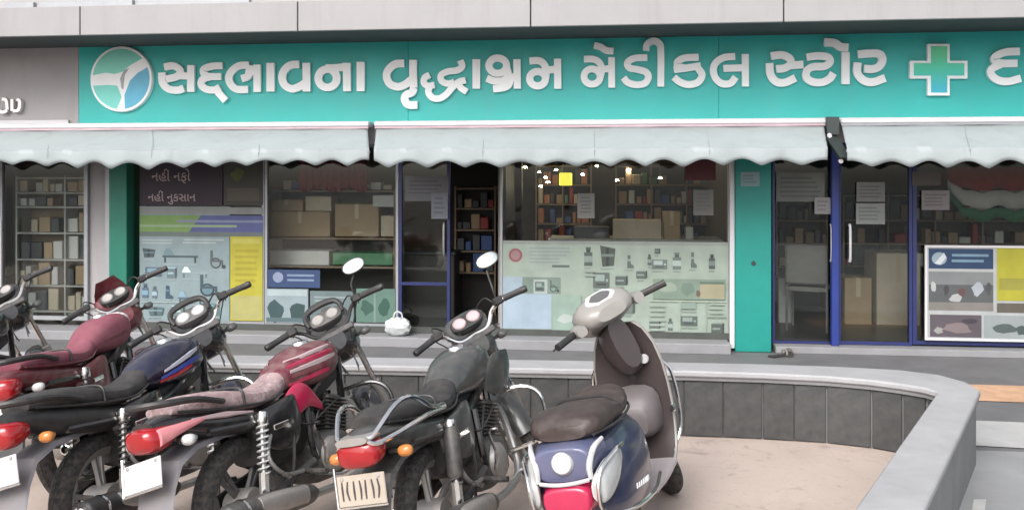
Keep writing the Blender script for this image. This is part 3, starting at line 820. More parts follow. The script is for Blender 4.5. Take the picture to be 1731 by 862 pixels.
# second window: blue sign, picture posters
b2 = [('e', (470, 469, 9, 9), (150, 160, 190))] + lines(484, 462, 536, 478, 2, (130, 150, 180), .1)
sheet('notice', (453, 456, 541, 486), (52, 74, 116), b2, 'small blue sign with round emblem in the second window', 'notice')
sheet('poster', (450, 488, 521, 545), (150, 166, 172), [blob(466, 526, 17, 20, (58, 84, 86), 12), blob(503, 526, 16, 20, (52, 78, 78), 13), ('r', (452, 490, 519, 500), (178, 192, 196)), ('r', (450, 537, 520, 544), (90, 112, 116))], 'poster of two dark figures under the small blue sign')
sheet('poster', (524, 492, 598, 545), (112, 128, 130), lines(530, 500, 590, 512, 2, (150, 164, 166)) + [blob(560, 528, 24, 12, (92, 96, 96), 14)], 'grey poster behind the red and black bike mirror')
sheet('poster', (602, 488, 668, 545), (98, 130, 118), [blob(620, 520, 12, 14, (60, 94, 84), 15), blob(650, 518, 12, 16, (52, 90, 78), 16), ('r', (632, 490, 635, 545), (130, 150, 146))], 'greenish poster in the second window beside the door')
sheet('notice', (684, 298, 758, 340), (112, 112, 116), lines(690, 304, 750, 330, 4, (92, 92, 98)), 'large grey notice on the open glass door', 'notice')
sheet('notice', (729, 326, 757, 370), (124, 126, 136), lines(733, 332, 753, 364, 4, (104, 106, 118)), 'small grey paper below the large notice on open door', 'notice', y=YN - .03)
sheet('poster', (800, 0, 801, 1), (0, 0, 0), label='x') if False else None
# main window: wide poster of medical products
pw = [('e', (872, 433, 12, 12), (150, 92, 98)), ('e', (872, 433, 8, 8), (160, 126, 128)), ('r', (850, 408, 1230, 414), (150, 156, 150)), ('p', [(850, 470), (934, 470), (934, 558), (850, 558)], (158, 176, 188)), ('r', (850, 500, 934, 558), (166, 184, 200))]
pw += lines(894, 418, 966, 448, 5, (146, 156, 156)) + [('r', (935, 449, 965, 453), (96, 106, 104))]
pw += [('r', (884, 470, 950, 498), (122, 140, 130)), ('r', (903, 474, 927, 498), (170, 180, 176)), ] + icon('monitor', 914, 486, 8, 8, (92, 104, 100)) + icon('chair', 939, 485, 9, 10, (84, 98, 92))
sp = [('bottle', 997, 434, 7, 16), ('belt', 1030, 433, 13, 18), ('boot', 1066, 442, 8, 11), ('monitor', 1117, 446, 13, 8), ('bottle', 1146, 440, 7, 14), ('boot', 1172, 438, 7, 13), ('monitor', 1019, 474, 14, 13), ('box', 1086, 464, 8, 6), ('box', 1113, 424, 4, 4), ('belt', 1166, 514, 13, 7), ('monitor', 1166, 540, 14, 8), ('box', 1108, 548, 8, 6), ('bottle', 1135, 546, 4, 10), ('box', 1052, 474, 9, 7), ('bottle', 1204, 440, 5, 12), ('box', 1060, 520, 12, 9), ('bed', 1064, 552, 16, 8), ('bottle', 1100, 438, 3, 9), ('box', 1212, 552, 9, 8), ('chair', 1010, 520, 13, 14)]
for k, (kd, a, b, c, e) in enumerate(sp):
    s_ = rnd.uniform(.8, 1.2)
    pw += icon(kd, a, b, c, e, (int(96 * s_), int(106 * s_), int(102 * s_))) + lines(a - c, b + e + 2, a + c, b + e + 6, 1, (140, 152, 144))
pw += [('r', (1106, 470, 1226, 504), (128, 146, 132)), blob(1130, 484, 18, 9, (150, 164, 150), 50), blob(1165, 486, 14, 12, (112, 132, 118), 51), ('r', (1184, 476, 1224, 502), (164, 158, 132)), ('r', (1184, 474, 1224, 478), (92, 116, 100)), blob(1181, 494, 4, 8, (110, 92, 80), 52)]
pw += [('r', (1150, 509, 1178, 520), (140, 156, 146)), ('r', (1194, 505, 1196, 565), (150, 164, 150)), ('r', (1196, 532, 1228, 534), (130, 146, 132)), ('r', (1100, 506, 1228, 508), (176, 188, 172)), ('r', (1150, 508, 1152, 566), (160, 172, 160))]
pw += [('r', (936, 500, 985, 560), (150, 172, 160)), blob(958, 540, 16, 9, (178, 188, 184), 53)]
pw += lines(1100, 512, 1128, 560, 6, (160, 174, 162)) + lines(1198, 508, 1226, 530, 3, (158, 172, 158)) + lines(990, 456, 1010, 470, 2, (150, 160, 152))
sheet('poster', (850, 408, 1231, 568), (160, 174, 162), pw, 'wide pale poster of medical products in the main window', y=YN)
sheet('notice', (976, 327, 1005, 369), (146, 146, 142), lines(980, 332, 1001, 362, 5, (122, 122, 120)), 'single white paper taped high in the main window', 'notice')
sheet('notice', (1172, 321, 1206, 364), (122, 120, 116), lines(1176, 326, 1202, 358, 5, (108, 106, 104)), 'grey paper near the right end of the main window', 'notice')
sheet('notice', (1158, 268, 1210, 305), (92, 32, 38), [], 'dark red notice above a grey paper in main window', 'notice')
tp = sheet('notice', (1252, 291, 1284, 315), (150, 176, 182), lines(1255, 295, 1280, 311, 3, (120, 150, 158)), 'small white notice stuck on the teal pillar', 'notice', y=YP - .007)
# doors and right window
sheet('notice', (1312, 292, 1394, 341), (110, 112, 108), lines(1318, 298, 1388, 336, 5, (92, 94, 92)), 'wide grey notice on the glass door beside teal pillar', 'notice')
sheet('notice', (1377, 334, 1404, 362), (142, 140, 142), lines(1380, 338, 1400, 358, 3, (120, 118, 122)), 'small paper overlapping wide grey notice on the door', 'notice', y=YN - .03)
sheet('notice', (1448, 308, 1496, 341), (128, 130, 128), lines(1452, 313, 1492, 336, 4, (104, 106, 106)), 'upper of two white papers on the blue framed door', 'notice')
sheet('notice', (1447, 344, 1496, 379), (142, 146, 144), lines(1451, 349, 1492, 374, 4, (116, 120, 120)), 'lower of two white papers on the blue framed door', 'notice')
sheet('notice', (1558, 322, 1605, 355), (140, 134, 136), lines(1562, 327, 1601, 350, 4, (112, 108, 112)), 'lone white paper left of the flag banner', 'notice')
sheet('notice', (1542, 290, 1590, 314), (92, 88, 84), [], 'dim brown notice above the lone white paper', 'notice')
pb = [('r', (1570, 421, 1680, 455), (36, 62, 96)), ('e', (1588, 438, 13, 11), (150, 168, 180)), ('p', [(1580, 446), (1596, 428), (1600, 436), (1590, 448)], (210, 216, 220))] + lines(1608, 428, 1672, 447, 2, (120, 150, 170), .15)
pb += [('r', (1570, 460, 1680, 526), (128, 132, 134)), ('r', (1570, 482, 1680, 512), (88, 92, 94)), ('r', (1570, 512, 1680, 526), (130, 126, 122)), blob(1578, 486, 6, 10, (180, 182, 182), 60), blob(1616, 505, 12, 9, (176, 178, 178), 61), blob(1600, 492, 5, 10, (70, 66, 70), 62), blob(1626, 494, 7, 8, (96, 70, 72), 63), blob(1654, 490, 12, 13, (170, 178, 186), 64), blob(1672, 488, 6, 12, (74, 76, 80), 65)]
pb += [('r', (1572, 533, 1660, 571), (90, 82, 90)), blob(1620, 556, 28, 10, (130, 116, 118), 66), blob(1586, 560, 10, 6, (150, 150, 148), 67), blob(1640, 544, 14, 6, (64, 58, 70), 68)]
pb += [('r', (1664, 533, 1760, 571), (150, 158, 160)), blob(1700, 556, 26, 9, (80, 92, 92), 69), blob(1730, 558, 16, 10, (70, 84, 84), 70)]
pb += [('r', (1686, 418, 1790, 508), (172, 168, 52)), ('r', (1690, 470, 1790, 490), (150, 146, 62)), ('r', (1686, 512, 1790, 528), (96, 92, 84))]
sheet('poster', (1567, 419, 1800, 573), (176, 180, 180), pb, 'white framed board with blue header, photographs and yellow panel', y=YN - .02, frame='white_metal')
# flag banner inside the right window: drooping bands
fb = empty('flag_banner', at(1665, 360, YG + .3)); M = Matrix.Translation(-fb.location)
def drape(top, bot, m):
    V, F = [], []; n = 30
    for i in range(n + 1):
        t = i / n; px = 1602 + (1800 - 1602) * t
        e = min(1, .45 + t * 4)
        for j in range(3):
            yy = top + (bot - top) * j / 2
            V.append(at(px, 282 + (yy - 282) * e + 2.5 * math.sin(t * 23 + 1) * j, YG + .5 + .02 * math.sin(t * 31)))
    for i in range(n):
        for j in range(2):
            F.append((i*3+j, i*3+j+1, (i+1)*3+j+1, (i+1)*3+j))
    g = G(M); g.add(V, F); o = g.build('band', m, fb, smooth=60)
    o.modifiers.new('solid', 'SOLIDIFY').thickness = .004
drape(282, 322, 'flag_saffron'); drape(322, 352, 'flag_white'); drape(352, 372, 'flag_green')
tag(fb, 'red, white and green flag banner draped inside the right window', 'flag')
# red cloth pelmet inside the second window
g = G(); V, F = [], []
o0 = at(565, 305, YG + .4)
for i in range(33):
    t = i / 32
    for j, yy in enumerate((268, 296, 322)):
        p = at(505 + (620 - 505) * t, yy + (3 * math.sin(t * 15) if j == 2 else 0), YG + .4 + .025 * math.sin(t * 60)); V.append(p - o0)
for i in range(32):
    for j in range(2): F.append((i*3+j, i*3+j+1, (i+1)*3+j+1, (i+1)*3+j))
g.add(V, F); o = g.build('red_cloth', 'curtain_red', smooth=60); o.location = o0; o.modifiers.new('solid', 'SOLIDIFY').thickness = .004
tag(o, 'dark red cloth hanging high behind the second window', 'cloth')

# ------------------------------------------------------------------ inside the shop
def carton(name, p0, p1, y, depth, m, label, cat='box', group=None, tape=True, rot=0.):
    """box filling the photo rectangle p0-p1 at depth plane y"""
    A, B = at(p0[0], p1[1], y), at(p1[0], p0[1], y)
    wx, hz = B.x - A.x, at((p0[0] + p1[0]) / 2, p0[1], y).z - at((p0[0] + p1[0]) / 2, p1[1], y).z
    o = G().box((-wx / 2, 0, 0), (wx / 2, depth, hz), .006).build(name, m, smooth=0)
    o.location = ((A.x + B.x) / 2, y, at((p0[0] + p1[0]) / 2, p1[1], y).z); o.rotation_euler.z = rot
    if tape:
        G().box((-.022, -.0015, hz * .55), (.022, depth * .5, hz + .0015)).build('tape', 'tape', o, smooth=0)
    return tag(o, label, cat, group)
def shelf_unit(name, px0, px1, ys, y, depth, m, label, back=None, posts=()):
    r = empty(name, (fx((px0 + px1) / 2, y), y, .1)); M = Matrix.Translation(-r.location); tag(r, label, 'shelf')
    x0, x1 = fx(px0, y), fx(px1, y); t = .02
    zt = fz((px0 + px1) / 2, ys[0], y)
    pm = (px0 + px1) / 2
    for xx in [x0, x1 - t] + [fx(p, y) for p in posts]:
        G(M).box((xx, y + .002, .1), (xx + t, y + depth, zt + .02)).build('upright', m, r, smooth=0)
    for yy in ys:
        z = fz(pm, yy, y)
        G(M).box((x0 + t, y, z - .02), (x1 - t, y + depth - .01, z)).build('shelf_board', m, r, smooth=0)
    G(M).box((x0, y + depth, .1), (x1, y + depth + .015, zt + .02)).build('back_panel', back or m, r, smooth=0)
    return r
ORD = ['leftmost', 'second', 'third', 'fourth', 'fifth', 'sixth', 'seventh', 'eighth', 'ninth', 'tenth', 'eleventh', 'twelfth', 'thirteenth', 'fourteenth', 'fifteenth', 'sixteenth', 'seventeenth', 'eighteenth', 'nineteenth', 'twentieth', 'twenty-first', 'twenty-second', 'twenty-third', 'twenty-fourth', 'twenty-fifth', 'twenty-sixth', 'twenty-seventh', 'twenty-eighth']
ROW = ['top', 'second', 'third', 'fourth', 'fifth', 'sixth', 'bottom']
HUE = dict(carton='brown', carton_pale='beige', box_white='white', shelf_wood='dark brown', box_dark='black', box_orange='orange', box_red='red', box_blue='blue', box_green='green')
def fill(px0, px1, ys, y, seed, mats, label, group, hmin=.25, hmax=.9, wmin=7, wmax=20, depth=.16, skip=.06):
    q = random.Random(seed)
    for row, (a, b) in enumerate(zip(ys[:-1], ys[1:])):
        p = px0 + 2; cnt = 0
        while p < px1 - wmin:
            w_ = min(q.uniform(wmin, wmax), px1 - p)
            if q.random() > skip:
                h = (b - a) * q.uniform(hmin, hmax)
                mm = q.choice(mats); yb = y + .02 + q.random() * .04
                lab = '%s box, %s in the %s row of %s' % (HUE[mm], ORD[cnt] if cnt == 0 else ORD[cnt] + ' from left', ROW[row], label); cnt += 1
                carton('goods_box', (p, b - h), (p + w_ - 1, b - .8), yb, depth, mm, lab, 'box', group, tape=False)
            p += w_ + q.uniform(0, 3)
# left neighbour's shelves
ysl = [300, 325, 349, 393, 438, 482, 525, 560]
shelf_unit('wall_shelf', 26, 150, ysl, YG + .35, .26, 'shelf_grey', 'pale shelves packed with goods behind the far left window', 'shelf_wood', posts=(108,))
fill(30, 106, ysl, YG + .35, 5, ['carton_pale', 'box_white', 'box_white', 'box_white', 'carton_pale', 'box_dark', 'carton_pale', 'carton'], 'left shop shelves, wide bay', 'goods on the left shop shelves', hmin=.5)  # mostly pale goods: brightness near the window is put into their colours
fill(112, 147, ysl, YG + .35, 6, ['carton_pale', 'box_white', 'carton', 'box_white', 'box_dark', 'carton_pale'], 'left shop shelves, narrow bay', 'goods on the left shop shelves', hmin=.5)
g = G(); p = at(3, 460, YP); g.tube([(0, 0, -.4), (0, 0, .8)], .018); o = g.build('white_post', 'white_metal'); o.location = (p.x, YP - .02, .505)
G().lathe([(0, 0), (.05, 0), (.05, .01), (.02, .02)], (0, 0, -.4), (0, 0, 1), 14).build('base', 'white_metal', o)
tag(o, 'slim white post at the left edge of the picture', 'post')
# second window: shelf with cartons
shelf_unit('display_rack', 452, 668, [322, 402, 450], YG + .45, .42, 'shelf_wood', 'wooden rack of cartons behind the second window', 'shelf_dark')
carton('carton', (456, 358), (558, 400), YG + .50, .34, 'carton', 'wide brown carton, lower left on the rack', group=None)
carton('carton', (456, 338), (512, 357), YG + .52, .3, 'carton', 'brown carton on top of the wide one')
carton('carton', (566, 345), (640, 400), YG + .50, .34, 'carton', 'large square brown carton right of the wide one')
carton('carton', (516, 332), (560, 357), YG + .56, .3, 'carton_pale', 'pale carton behind the brown ones on the rack')
carton('carton', (644, 365), (667, 400), YG + .50, .3, 'carton_pale', 'narrow pale carton at the right end of the rack')
carton('white_box', (630, 330), (666, 350), YG + .47, .1, 'box_white', 'white box high on the right of the rack', tape=False)
carton('goods_tray', (456, 424), (556, 448), YG + .48, .3, 'box_white', 'long white box on the lower shelf of the rack', tape=False)
carton('goods_tray', (562, 428), (664, 448), YG + .48, .3, 'box_green', 'green box on the lower shelf of the rack', tape=False)
# behind the open door: dark desk with things
cd = empty('counter', at(716, 560, YG + 1.0)); cd.location.z = .1; M = Matrix.Translation(-cd.location)
x0, x1 = fx(668, YG + 1), fx(768, YG + 1)
G(M).box((x0, YG + 1, .1), (x1, YG + 1.5, .86), .01).build('front', 'shelf_dark', cd, smooth=0)
G(M).box((x0 - .02, YG + .97, .86), (x1 + .02, YG + 1.53, .9), .006).build('top', 'dark_metal', cd, smooth=0)
tag(cd, 'dark counter seen through the blue framed open door', 'counter')
# main window interior: back shelves, counter, cartons
ysb = [280, 312, 345, 378, 412]
shelf_unit('wall_shelf', 905, 1000, ysb, YG + 3.9, .35, 'shelf_wood', 'brown wall shelves deep in the shop behind the taped paper', 'shelf_dark', posts=(950,))
fill(908, 998, ysb, YG + 3.9, 8, ['carton', 'box_dark', 'carton_pale', 'box_red', 'box_white', 'box_blue', 'box_green', 'box_orange'], 'deepest wall shelves', 'goods on the deep wall shelves', wmin=6, wmax=14, skip=.1)
shelf_unit('wall_shelf', 1040, 1225, ysb, YG + 3.2, .35, 'shelf_wood', 'long wall shelves right of the taped paper in main window', 'shelf_dark', posts=(1100, 1160))
fill(1044, 1221, ysb, YG + 3.2, 9, ['carton', 'box_dark', 'carton_pale', 'box_white', 'box_red', 'box_white', 'box_green', 'box_orange', 'box_blue'], 'shelves behind main window', 'goods on the long wall shelves', wmin=6, wmax=15, skip=.08)
ct = empty('counter', at(1040, 560, YG + 1.4)); ct.location.z = .1; M = Matrix.Translation(-ct.location)
x0, x1 = fx(930, YG + 1.4), fx(1232, YG + 1.4)
G(M).box((x0, YG + 1.4, .1), (x1, YG + 1.95, 1.0), .01).build('front', 'shelf_wood', ct, smooth=0)
G(M).box((x0 - .02, YG + 1.37, 1.0), (x1 + .02, YG + 1.98, 1.04), .006).build('top', 'shelf_grey', ct, smooth=0)
tag(ct, 'long wooden sales counter behind the wide product poster', 'counter')
zc = fz(1080, 412, YG + 1.5)
def on_counter(px0, px1, ptop, m, label, dy=0.0, tape=True, name='carton'):
    y = YG + 1.45 + dy; A, B = fx(px0, y), fx(px1, y); h = max(.05, fz((px0 + px1) / 2, ptop, y) - 1.041)
    o = G().box((-(B - A) / 2, 0, 0), ((B - A) / 2, .3, h), .006).build(name, m, smooth=0); o.location = ((A + B) / 2, y, 1.041)
    if tape: G().box((-.022, -.0015, h * .5), (.022, .15, h + .0015)).build('tape', 'tape', o, smooth=0)
    return tag(o, label, 'box')
on_counter(1036, 1118, 372, 'carton_pale', 'wide pale orange carton on the sales counter')
on_counter(1122, 1150, 358, 'carton', 'taller brown carton right of the wide one on counter', .08)
on_counter(970, 1030, 384, 'box_dark', 'dark low box on the sales counter below the taped paper', .05, False, 'goods_box')
on_counter(1160, 1172, 384, 'box_white', 'small upright white box on the counter', 0, False, 'goods_box')
shelf_unit('wall_shelf', 768, 838, [318, 352, 388, 424, 460], YG + 1.35, .3, 'shelf_wood', 'dark shelves in shade inside the open entrance', 'entrance_gloom')
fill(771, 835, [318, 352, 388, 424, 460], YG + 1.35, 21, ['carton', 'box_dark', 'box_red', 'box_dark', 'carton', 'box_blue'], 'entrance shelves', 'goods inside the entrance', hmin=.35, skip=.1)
fill(456, 664, [302, 321.5], YG + .5, 22, ['carton', 'carton_pale', 'box_white', 'box_red', 'box_dark', 'box_blue'], 'rack top, second window', 'goods on top of the rack', hmin=.4, skip=.1)
# yellow lit sign and ceiling lamps
p = at(956, 303, YG + 2.2); o = G().box((-.085, 0, -.085), (.085, .05, .085), .012).build('yellow_sign', 'yellow_lit', smooth=0); o.location = p
G().tube([(0, .025, .085), (0, .025, ZC - p.z)], .006, smooth=1).build('rod', 'dark_metal', o); tag(o, 'small glowing yellow sign hanging inside the main window', 'sign')
lamp_lab = 'small round lit ceiling lamp inside the shop above the main window'
LAMPS = sorted(((782, 288), (800, 292), (812, 300), (776, 304), (912, 292), (922, 301), (926, 309), (914, 316), (858, 292), (1009, 282), (1043, 306), (1085, 297), (1116, 302), (826, 286), (888, 284), (940, 288), (985, 296), (1062, 288)))
for li, (px, py) in enumerate(LAMPS):
    # follow the pixel's ray to the ceiling plane
    k = (ZC - .004 - EYE) / max((HOR - py) / FPX, 1e-6)
    yy = YG + 1.2 + ((px * 7 + py * 3) % 23) / 23 * 2.6
    q = at(px, py, yy)
    zl = min(max(q.z, EYE + .02), ZC - .02)
    o = G().lathe([(0, 0), (.02, 0), (.022, .004), (.015, .018), (0, .018)], (0, 0, 0), (0, 0, 1), 16).build('pendant_lamp', 'lamp_lit'); o.location = (q.x, yy, q.z)
    G().tube([(0, 0, .018), (0, 0, ZC - q.z)], .004, smooth=1, n=6).build('cord', 'dark_metal', o)
    tag(o, '%s lit ceiling lamp inside the shop, counted along the main window' % (ORD[li] if li == 0 else ORD[li] + ' from left'), 'lamp', 'ceiling lamps inside the shop')
g = G(); g.tube([(0, 0, 0), (0, 0, 2.1)], .028); o = g.build('interior_column', 'shelf_grey'); o.location = (fx(846, YG + .6), YG + .6, .1)
G().lathe([(0, 0), (.06, 0), (.06, .02), (.03, .03)], (0, 0, 0), (0, 0, 1), 14).build('base', 'steel', o)
tag(o, 'slim pale column beside the dark entrance', 'column')
# right-hand rooms: rack, wheelchair-like chair, cloth-covered boxes
shelf_unit('wall_shelf', 1312, 1400, [330, 372, 412, 450], YG + 2.2, .35, 'shelf_wood', 'dim wall shelves behind the door beside the teal pillar', 'shelf_dark')
fill(1315, 1398, [330, 372, 412, 450], YG + 2.2, 12, ['carton', 'box_dark', 'carton_pale', 'shelf_wood'], 'shelves by teal pillar', 'goods behind the teal pillar door', skip=.2)
shelf_unit('wall_shelf', 1425, 1760, [330, 372, 412, 450], YG + 2.6, .35, 'shelf_wood', 'long dim wall shelves behind the right window', 'shelf_dark', posts=(1500, 1580, 1660))
fill(1428, 1756, [330, 372, 412, 450], YG + 2.6, 13, ['carton', 'box_dark', 'carton_pale', 'shelf_wood', 'box_white', 'box_red', 'box_dark'], 'shelves behind right window', 'goods behind the right window', skip=.1, wmin=9, wmax=22)
ch = empty('chair', at(1368, 560, YG + .75)); ch.location.z = .1; M = None
s = .21
for sx in (-1, 1):
    G().tube([(sx * s, -.2, 0), (sx * s, -.2, .46)], .014, smooth=1).build('leg', 'fabric_grey', ch)
    G().tube([(sx * s, .2, 0), (sx * s, .2, .5), (sx * s, .26, .95)], .014).build('leg', 'fabric_grey', ch)
G().body([(-.22, 0, .22, .44, .49, 4), (.22, 0, .22, .44, .49, 4)], 16, 2).build('seat', 'fabric_grey', ch).rotation_euler.z = R(90)
g = G(); g.box((-.22, .22, .52), (.22, .27, .95), .02); g.build('backrest', 'fabric_grey', ch)
ch.rotation_euler.z = R(160)
tag(ch, 'plain grey chair standing inside the door by teal pillar', 'chair')
for (a, b), dep, m, lab in ((((1482, 428), (1556, 505)), .5, 'carton_pale', 'big pale carton standing inside the blue framed doors'),
                            (((1428, 470), (1474, 512)), .4, 'carton', 'brown carton left of the big pale one inside doors'),
                            (((1316, 470), (1342, 510)), .3, 'box_white', 'white box beside the grey chair inside')):
    y = YG + 1.1; A, B = fx(a[0] if isinstance(a, tuple) else a, y), fx(b[0], y)
    zt = fz((a[0] + b[0]) / 2, a[1], y)
    o = G().box((-(B - A) / 2, 0, 0), ((B - A) / 2, dep, zt - .1), .008).build('carton', m, smooth=0); o.location = ((A + B) / 2, y, .1)
    G().box((-.025, -.0015, (zt - .1) * .6), (.025, dep * .5, zt - .1 + .0015)).build('tape', 'tape', o, smooth=0)
    tag(o, lab, 'box')

# things on the step
def crumple(name, loc, sx, sy, sz, m, seed, label, cat):
    q = random.Random(seed); rings = []
    for i in range(9):
        t = i / 8; ph = math.pi * t
        rr = math.sin(ph) ** .6 if 0 < t < 1 else .02
        rings.append([(sx * rr * math.cos(th) * q.uniform(.82, 1.12), sy * rr * math.sin(th) * q.uniform(.82, 1.12), sz * (1 - math.cos(ph)) / 2 * q.uniform(.94, 1.05)) for th in np.linspace(0, 2 * math.pi, 17)[:-1]])
    o = G().loft(rings).build(name, m, smooth=25); o.location = loc
    return tag(o, label, cat)
bag = crumple('plastic_bag', (fx(671, 9.22), 9.24, .105), .145, .09, .19, 'plastic_bag', 3, 'white crumpled plastic bag on the step before the door', 'bag')
g = G(); g.tube([(-.05, 0, .17), (-.02, 0, .25), (.04, 0, .24), (.06, 0, .17)], .008); g.build('handle', 'plastic_bag', bag)
def sandal(loc, rz, label):
    o = G().body([(-.13, 0, .035, 0, .022, 3), (-.04, 0, .035, 0, .018, 3), (.07, 0, .045, 0, .018, 3), (.13, 0, .03, 0, .016, 3)], 14, 3).build('sandal', 'leather'); o.location = loc; o.rotation_euler.z = rz
    G().tube([(.05, -.045, .012), (.06, -.03, .05), (.065, 0, .058), (.06, .03, .05), (.05, .045, .012)], .009).build('strap', 'fabric_grey', o)
    return tag(o, label, 'sandal', 'sandals left by the teal pillar')
sandal((fx(1318, 9.1), 9.08, .006), R(35), 'dark sandal nearest the teal pillar foot')
sandal((fx(1336, 9.1), 9.16, .006), R(80), 'dark sandal further right of the teal pillar foot')

# ------------------------------------------------------------------ motorcycles
def mirror_y(pts): return [(p[0], -p[1], *p[2:]) for p in pts]
def steer_matrix(piv, rake, ang):
    ax = Vector((-math.sin(rake), 0, math.cos(rake)))
    return Matrix.Translation(piv) @ Matrix.Rotation(ang, 4, ax) @ Matrix.Translation(-Vector(piv))
def wheel(root, c, Ro, tw, rim_m, M=None, spokes=5, drum=.07, wire=False, rot=0.):
    """alloy wheel with tyre, lying in the x-z plane"""
    Y = (0, 1, 0); rr = Ro - .085
    g = G(M)
    g.lathe([(rr + .02, -tw*.36), (rr + .026, -tw*.40), (rr + .012, -tw*.30), (rr, -tw*.1), (rr, tw*.1), (rr + .012, tw*.30), (rr + .026, tw*.40), (rr + .02, tw*.36), (rr - .014, tw*.2), (rr - .014, -tw*.2)], c, Y, 44, closed=True)
    g.lathe([(.0, -.06), (.045, -.06), (.045, .06), (0, .06)], c, Y, 20)
    for k in range(spokes):
        a = 2 * math.pi * k / spokes + rot
        for s_ in ((-.10, .10) if spokes <= 5 else (0,)):
            p0 = Vector(c) + Vector((math.cos(a + s_ * 1.8), 0, math.sin(a + s_ * 1.8))) * .035
            p1 = Vector(c) + Vector((math.cos(a + s_), 0, math.sin(a + s_))) * (rr - .006)
            g.tube([p0, p0.lerp(p1, .5), p1], [.017, .012, .015], n=6, smooth=2)
    wo = g.build('wheel', rim_m, root)
    # tyre with tread blocks
    prof = []
    for k in range(15):
        t = math.pi * (k / 14) - math.pi / 2
        prof.append((rr + .02 + (Ro - rr - .02) * max(0, math.cos(t)) ** .62, tw * .5 * math.sin(t) * (.86 + .14 * math.cos(t))))
    g = G(M).lathe(prof, c, Y, 56)
    for s_ in (-.55, 0, .55):           # tread ribs
        g.lathe([(Ro - .002 - abs(s_) * .006, tw * (.2 * s_ - .05)), (Ro + .0025 - abs(s_) * .006, tw * (.2 * s_ - .035)), (Ro + .0025 - abs(s_) * .006, tw * (.2 * s_ + .035)), (Ro - .002 - abs(s_) * .006, tw * (.2 * s_ + .05))], c, Y, 56)
    g.build('tyre', 'rubber', wo, smooth=50)
    G(M).lathe([(.0, -.07), (drum, -.068), (drum + .006, -.05), (drum + .006, .05), (drum, .068), (0, .07)], c, Y, 28).build('brake_drum', 'alloy', wo)
    return wo
def lens(g, c, s_, e=2.4):
    g.body([(c[0] - s_[0], c[1], s_[1] * .35, c[2] - s_[2] * .35, c[2] + s_[2] * .35, e), (c[0] - s_[0] * .6, c[1], s_[1] * .9, c[2] - s_[2] * .9, c[2] + s_[2] * .9, e), (c[0], c[1], s_[1], c[2] - s_[2], c[2] + s_[2], e), (c[0] + s_[0], c[1], s_[1] * .55, c[2] - s_[2] * .55, c[2] + s_[2] * .55, e)], 14, 3)
    return g
def indicator(root, base, tip, m, M=None):
    g = G(M); g.tube([base, tip], .010, smooth=1, n=6); st = g.build('indicator', 'black_plastic', root)
    lens(G(M), tip, (.028, .032, .023)).build('lens', m, st)
def handle_set(root, M, zc, xc, half, rise, back, mirrors, lever=True, bar='steel', mh=.17):
    path = [(xc + .005, 0, zc), (xc, .09, zc + .002), (xc - .005, .15, zc + rise * .7), (xc - back * .5, .22, zc + rise), (xc - back, half, zc + rise - .012)]
    full = [(x, -y, z) for x, y, z in path[::-1]] + path[1:]
    hb = G(M).tube(full, .0115, n=8, smooth=5).build('handlebar', bar, root)
    for s_ in (-1, 1):
        a, b = Vector((xc - back * .52, s_ * .225, zc + rise)), Vector((xc - back, s_ * half, zc + rise - .012))
        G(M).tube([a, a.lerp(b, .5), b, b + (b - a).normalized() * .008], [.0185, .017, .019, .012], n=10, smooth=2).build('grip', 'black_plastic', hb)
        p = a.lerp(b, -.25)
        G(M).box(p - Vector((.025, .03, .022)), p + Vector((.03, .03, .022)), .01).build('switch_box', 'black_plastic', hb)
        G(M).tube([p + Vector((.03, 0, 0)), p + Vector((.055, s_ * .05, -.005)), b + Vector((.05, -s_ * .01, -.012))], [.007, .006, .005], n=6).build('lever', 'steel', hb)
        if mirrors and (s_ in mirrors):
            q = p + Vector((.01, 0, .02)); t = Vector((q.x + .05, q.y + s_ * .075, q.z + mh))
            G(M).tube([q, q + Vector((.0, s_ * .012, .06)), t - Vector((0, s_ * .03, .05)), t], .0055, n=6).build('mirror_stem', 'black_plastic', hb)
            Mr = (M or Matrix()) @ Matrix.Translation(t) @ Matrix.Rotation(R(16), 4, 'Y') @ Matrix.Rotation(s_ * R(4), 4, 'Z')
            g = G(Mr); g.body([(-.012, 0, .066, -.040, .040, 2.2), (-.006, 0, .068, -.043, .043, 2.2), (.012, 0, .045, -.028, .028, 2.2), (.022, 0, .016, -.012, .012, 2)], 20, 3)
            mo = g.build('mirror', 'black_plastic', root)
            g = G(Mr); g.body([(-.0145, 0, .058, -.034, .034, 2.2), (-.0122, 0, .062, -.038, .038, 2.2)], 20, 1); g.build('mirror_glass', 'mirror_glass', mo)
    return hb
def spring(root, top, bot, m, r=.025):
    a, b = Vector(top), Vector(bot); dv = b - a
    so = G().tube([a, b], .013, smooth=1).build('shock_absorber', 'steel', root)
    g = G(); u = dv.normalized().orthogonal().normalized(); w_ = dv.normalized().cross(u); n = 9; pts = []
    for k in range(n * 8 + 1):
        t = k / (n * 8); th = 2 * math.pi * k / 8
        pts.append(a + dv * (.1 + .66 * t) + (u * math.cos(th) + w_ * math.sin(th)) * r)
    g.tube(pts, .0055, n=5, smooth=1); g.build('coil', m, so)
    if m == 'gaiter':
        G().lathe([(.03, 0), (.036, .02), (.036, .20), (.03, .215)], a + dv * .08, dv, 16).build('cover', 'engine', so)
    G().tube([a + dv * .74, b], .024, smooth=1).build('damper', 'alloy', so)
    G().lathe([(0, 0), (.026, 0), (.03, .04), (.02, .07), (0, .07)], a, dv, 14).build('cap', 'chrome', so)

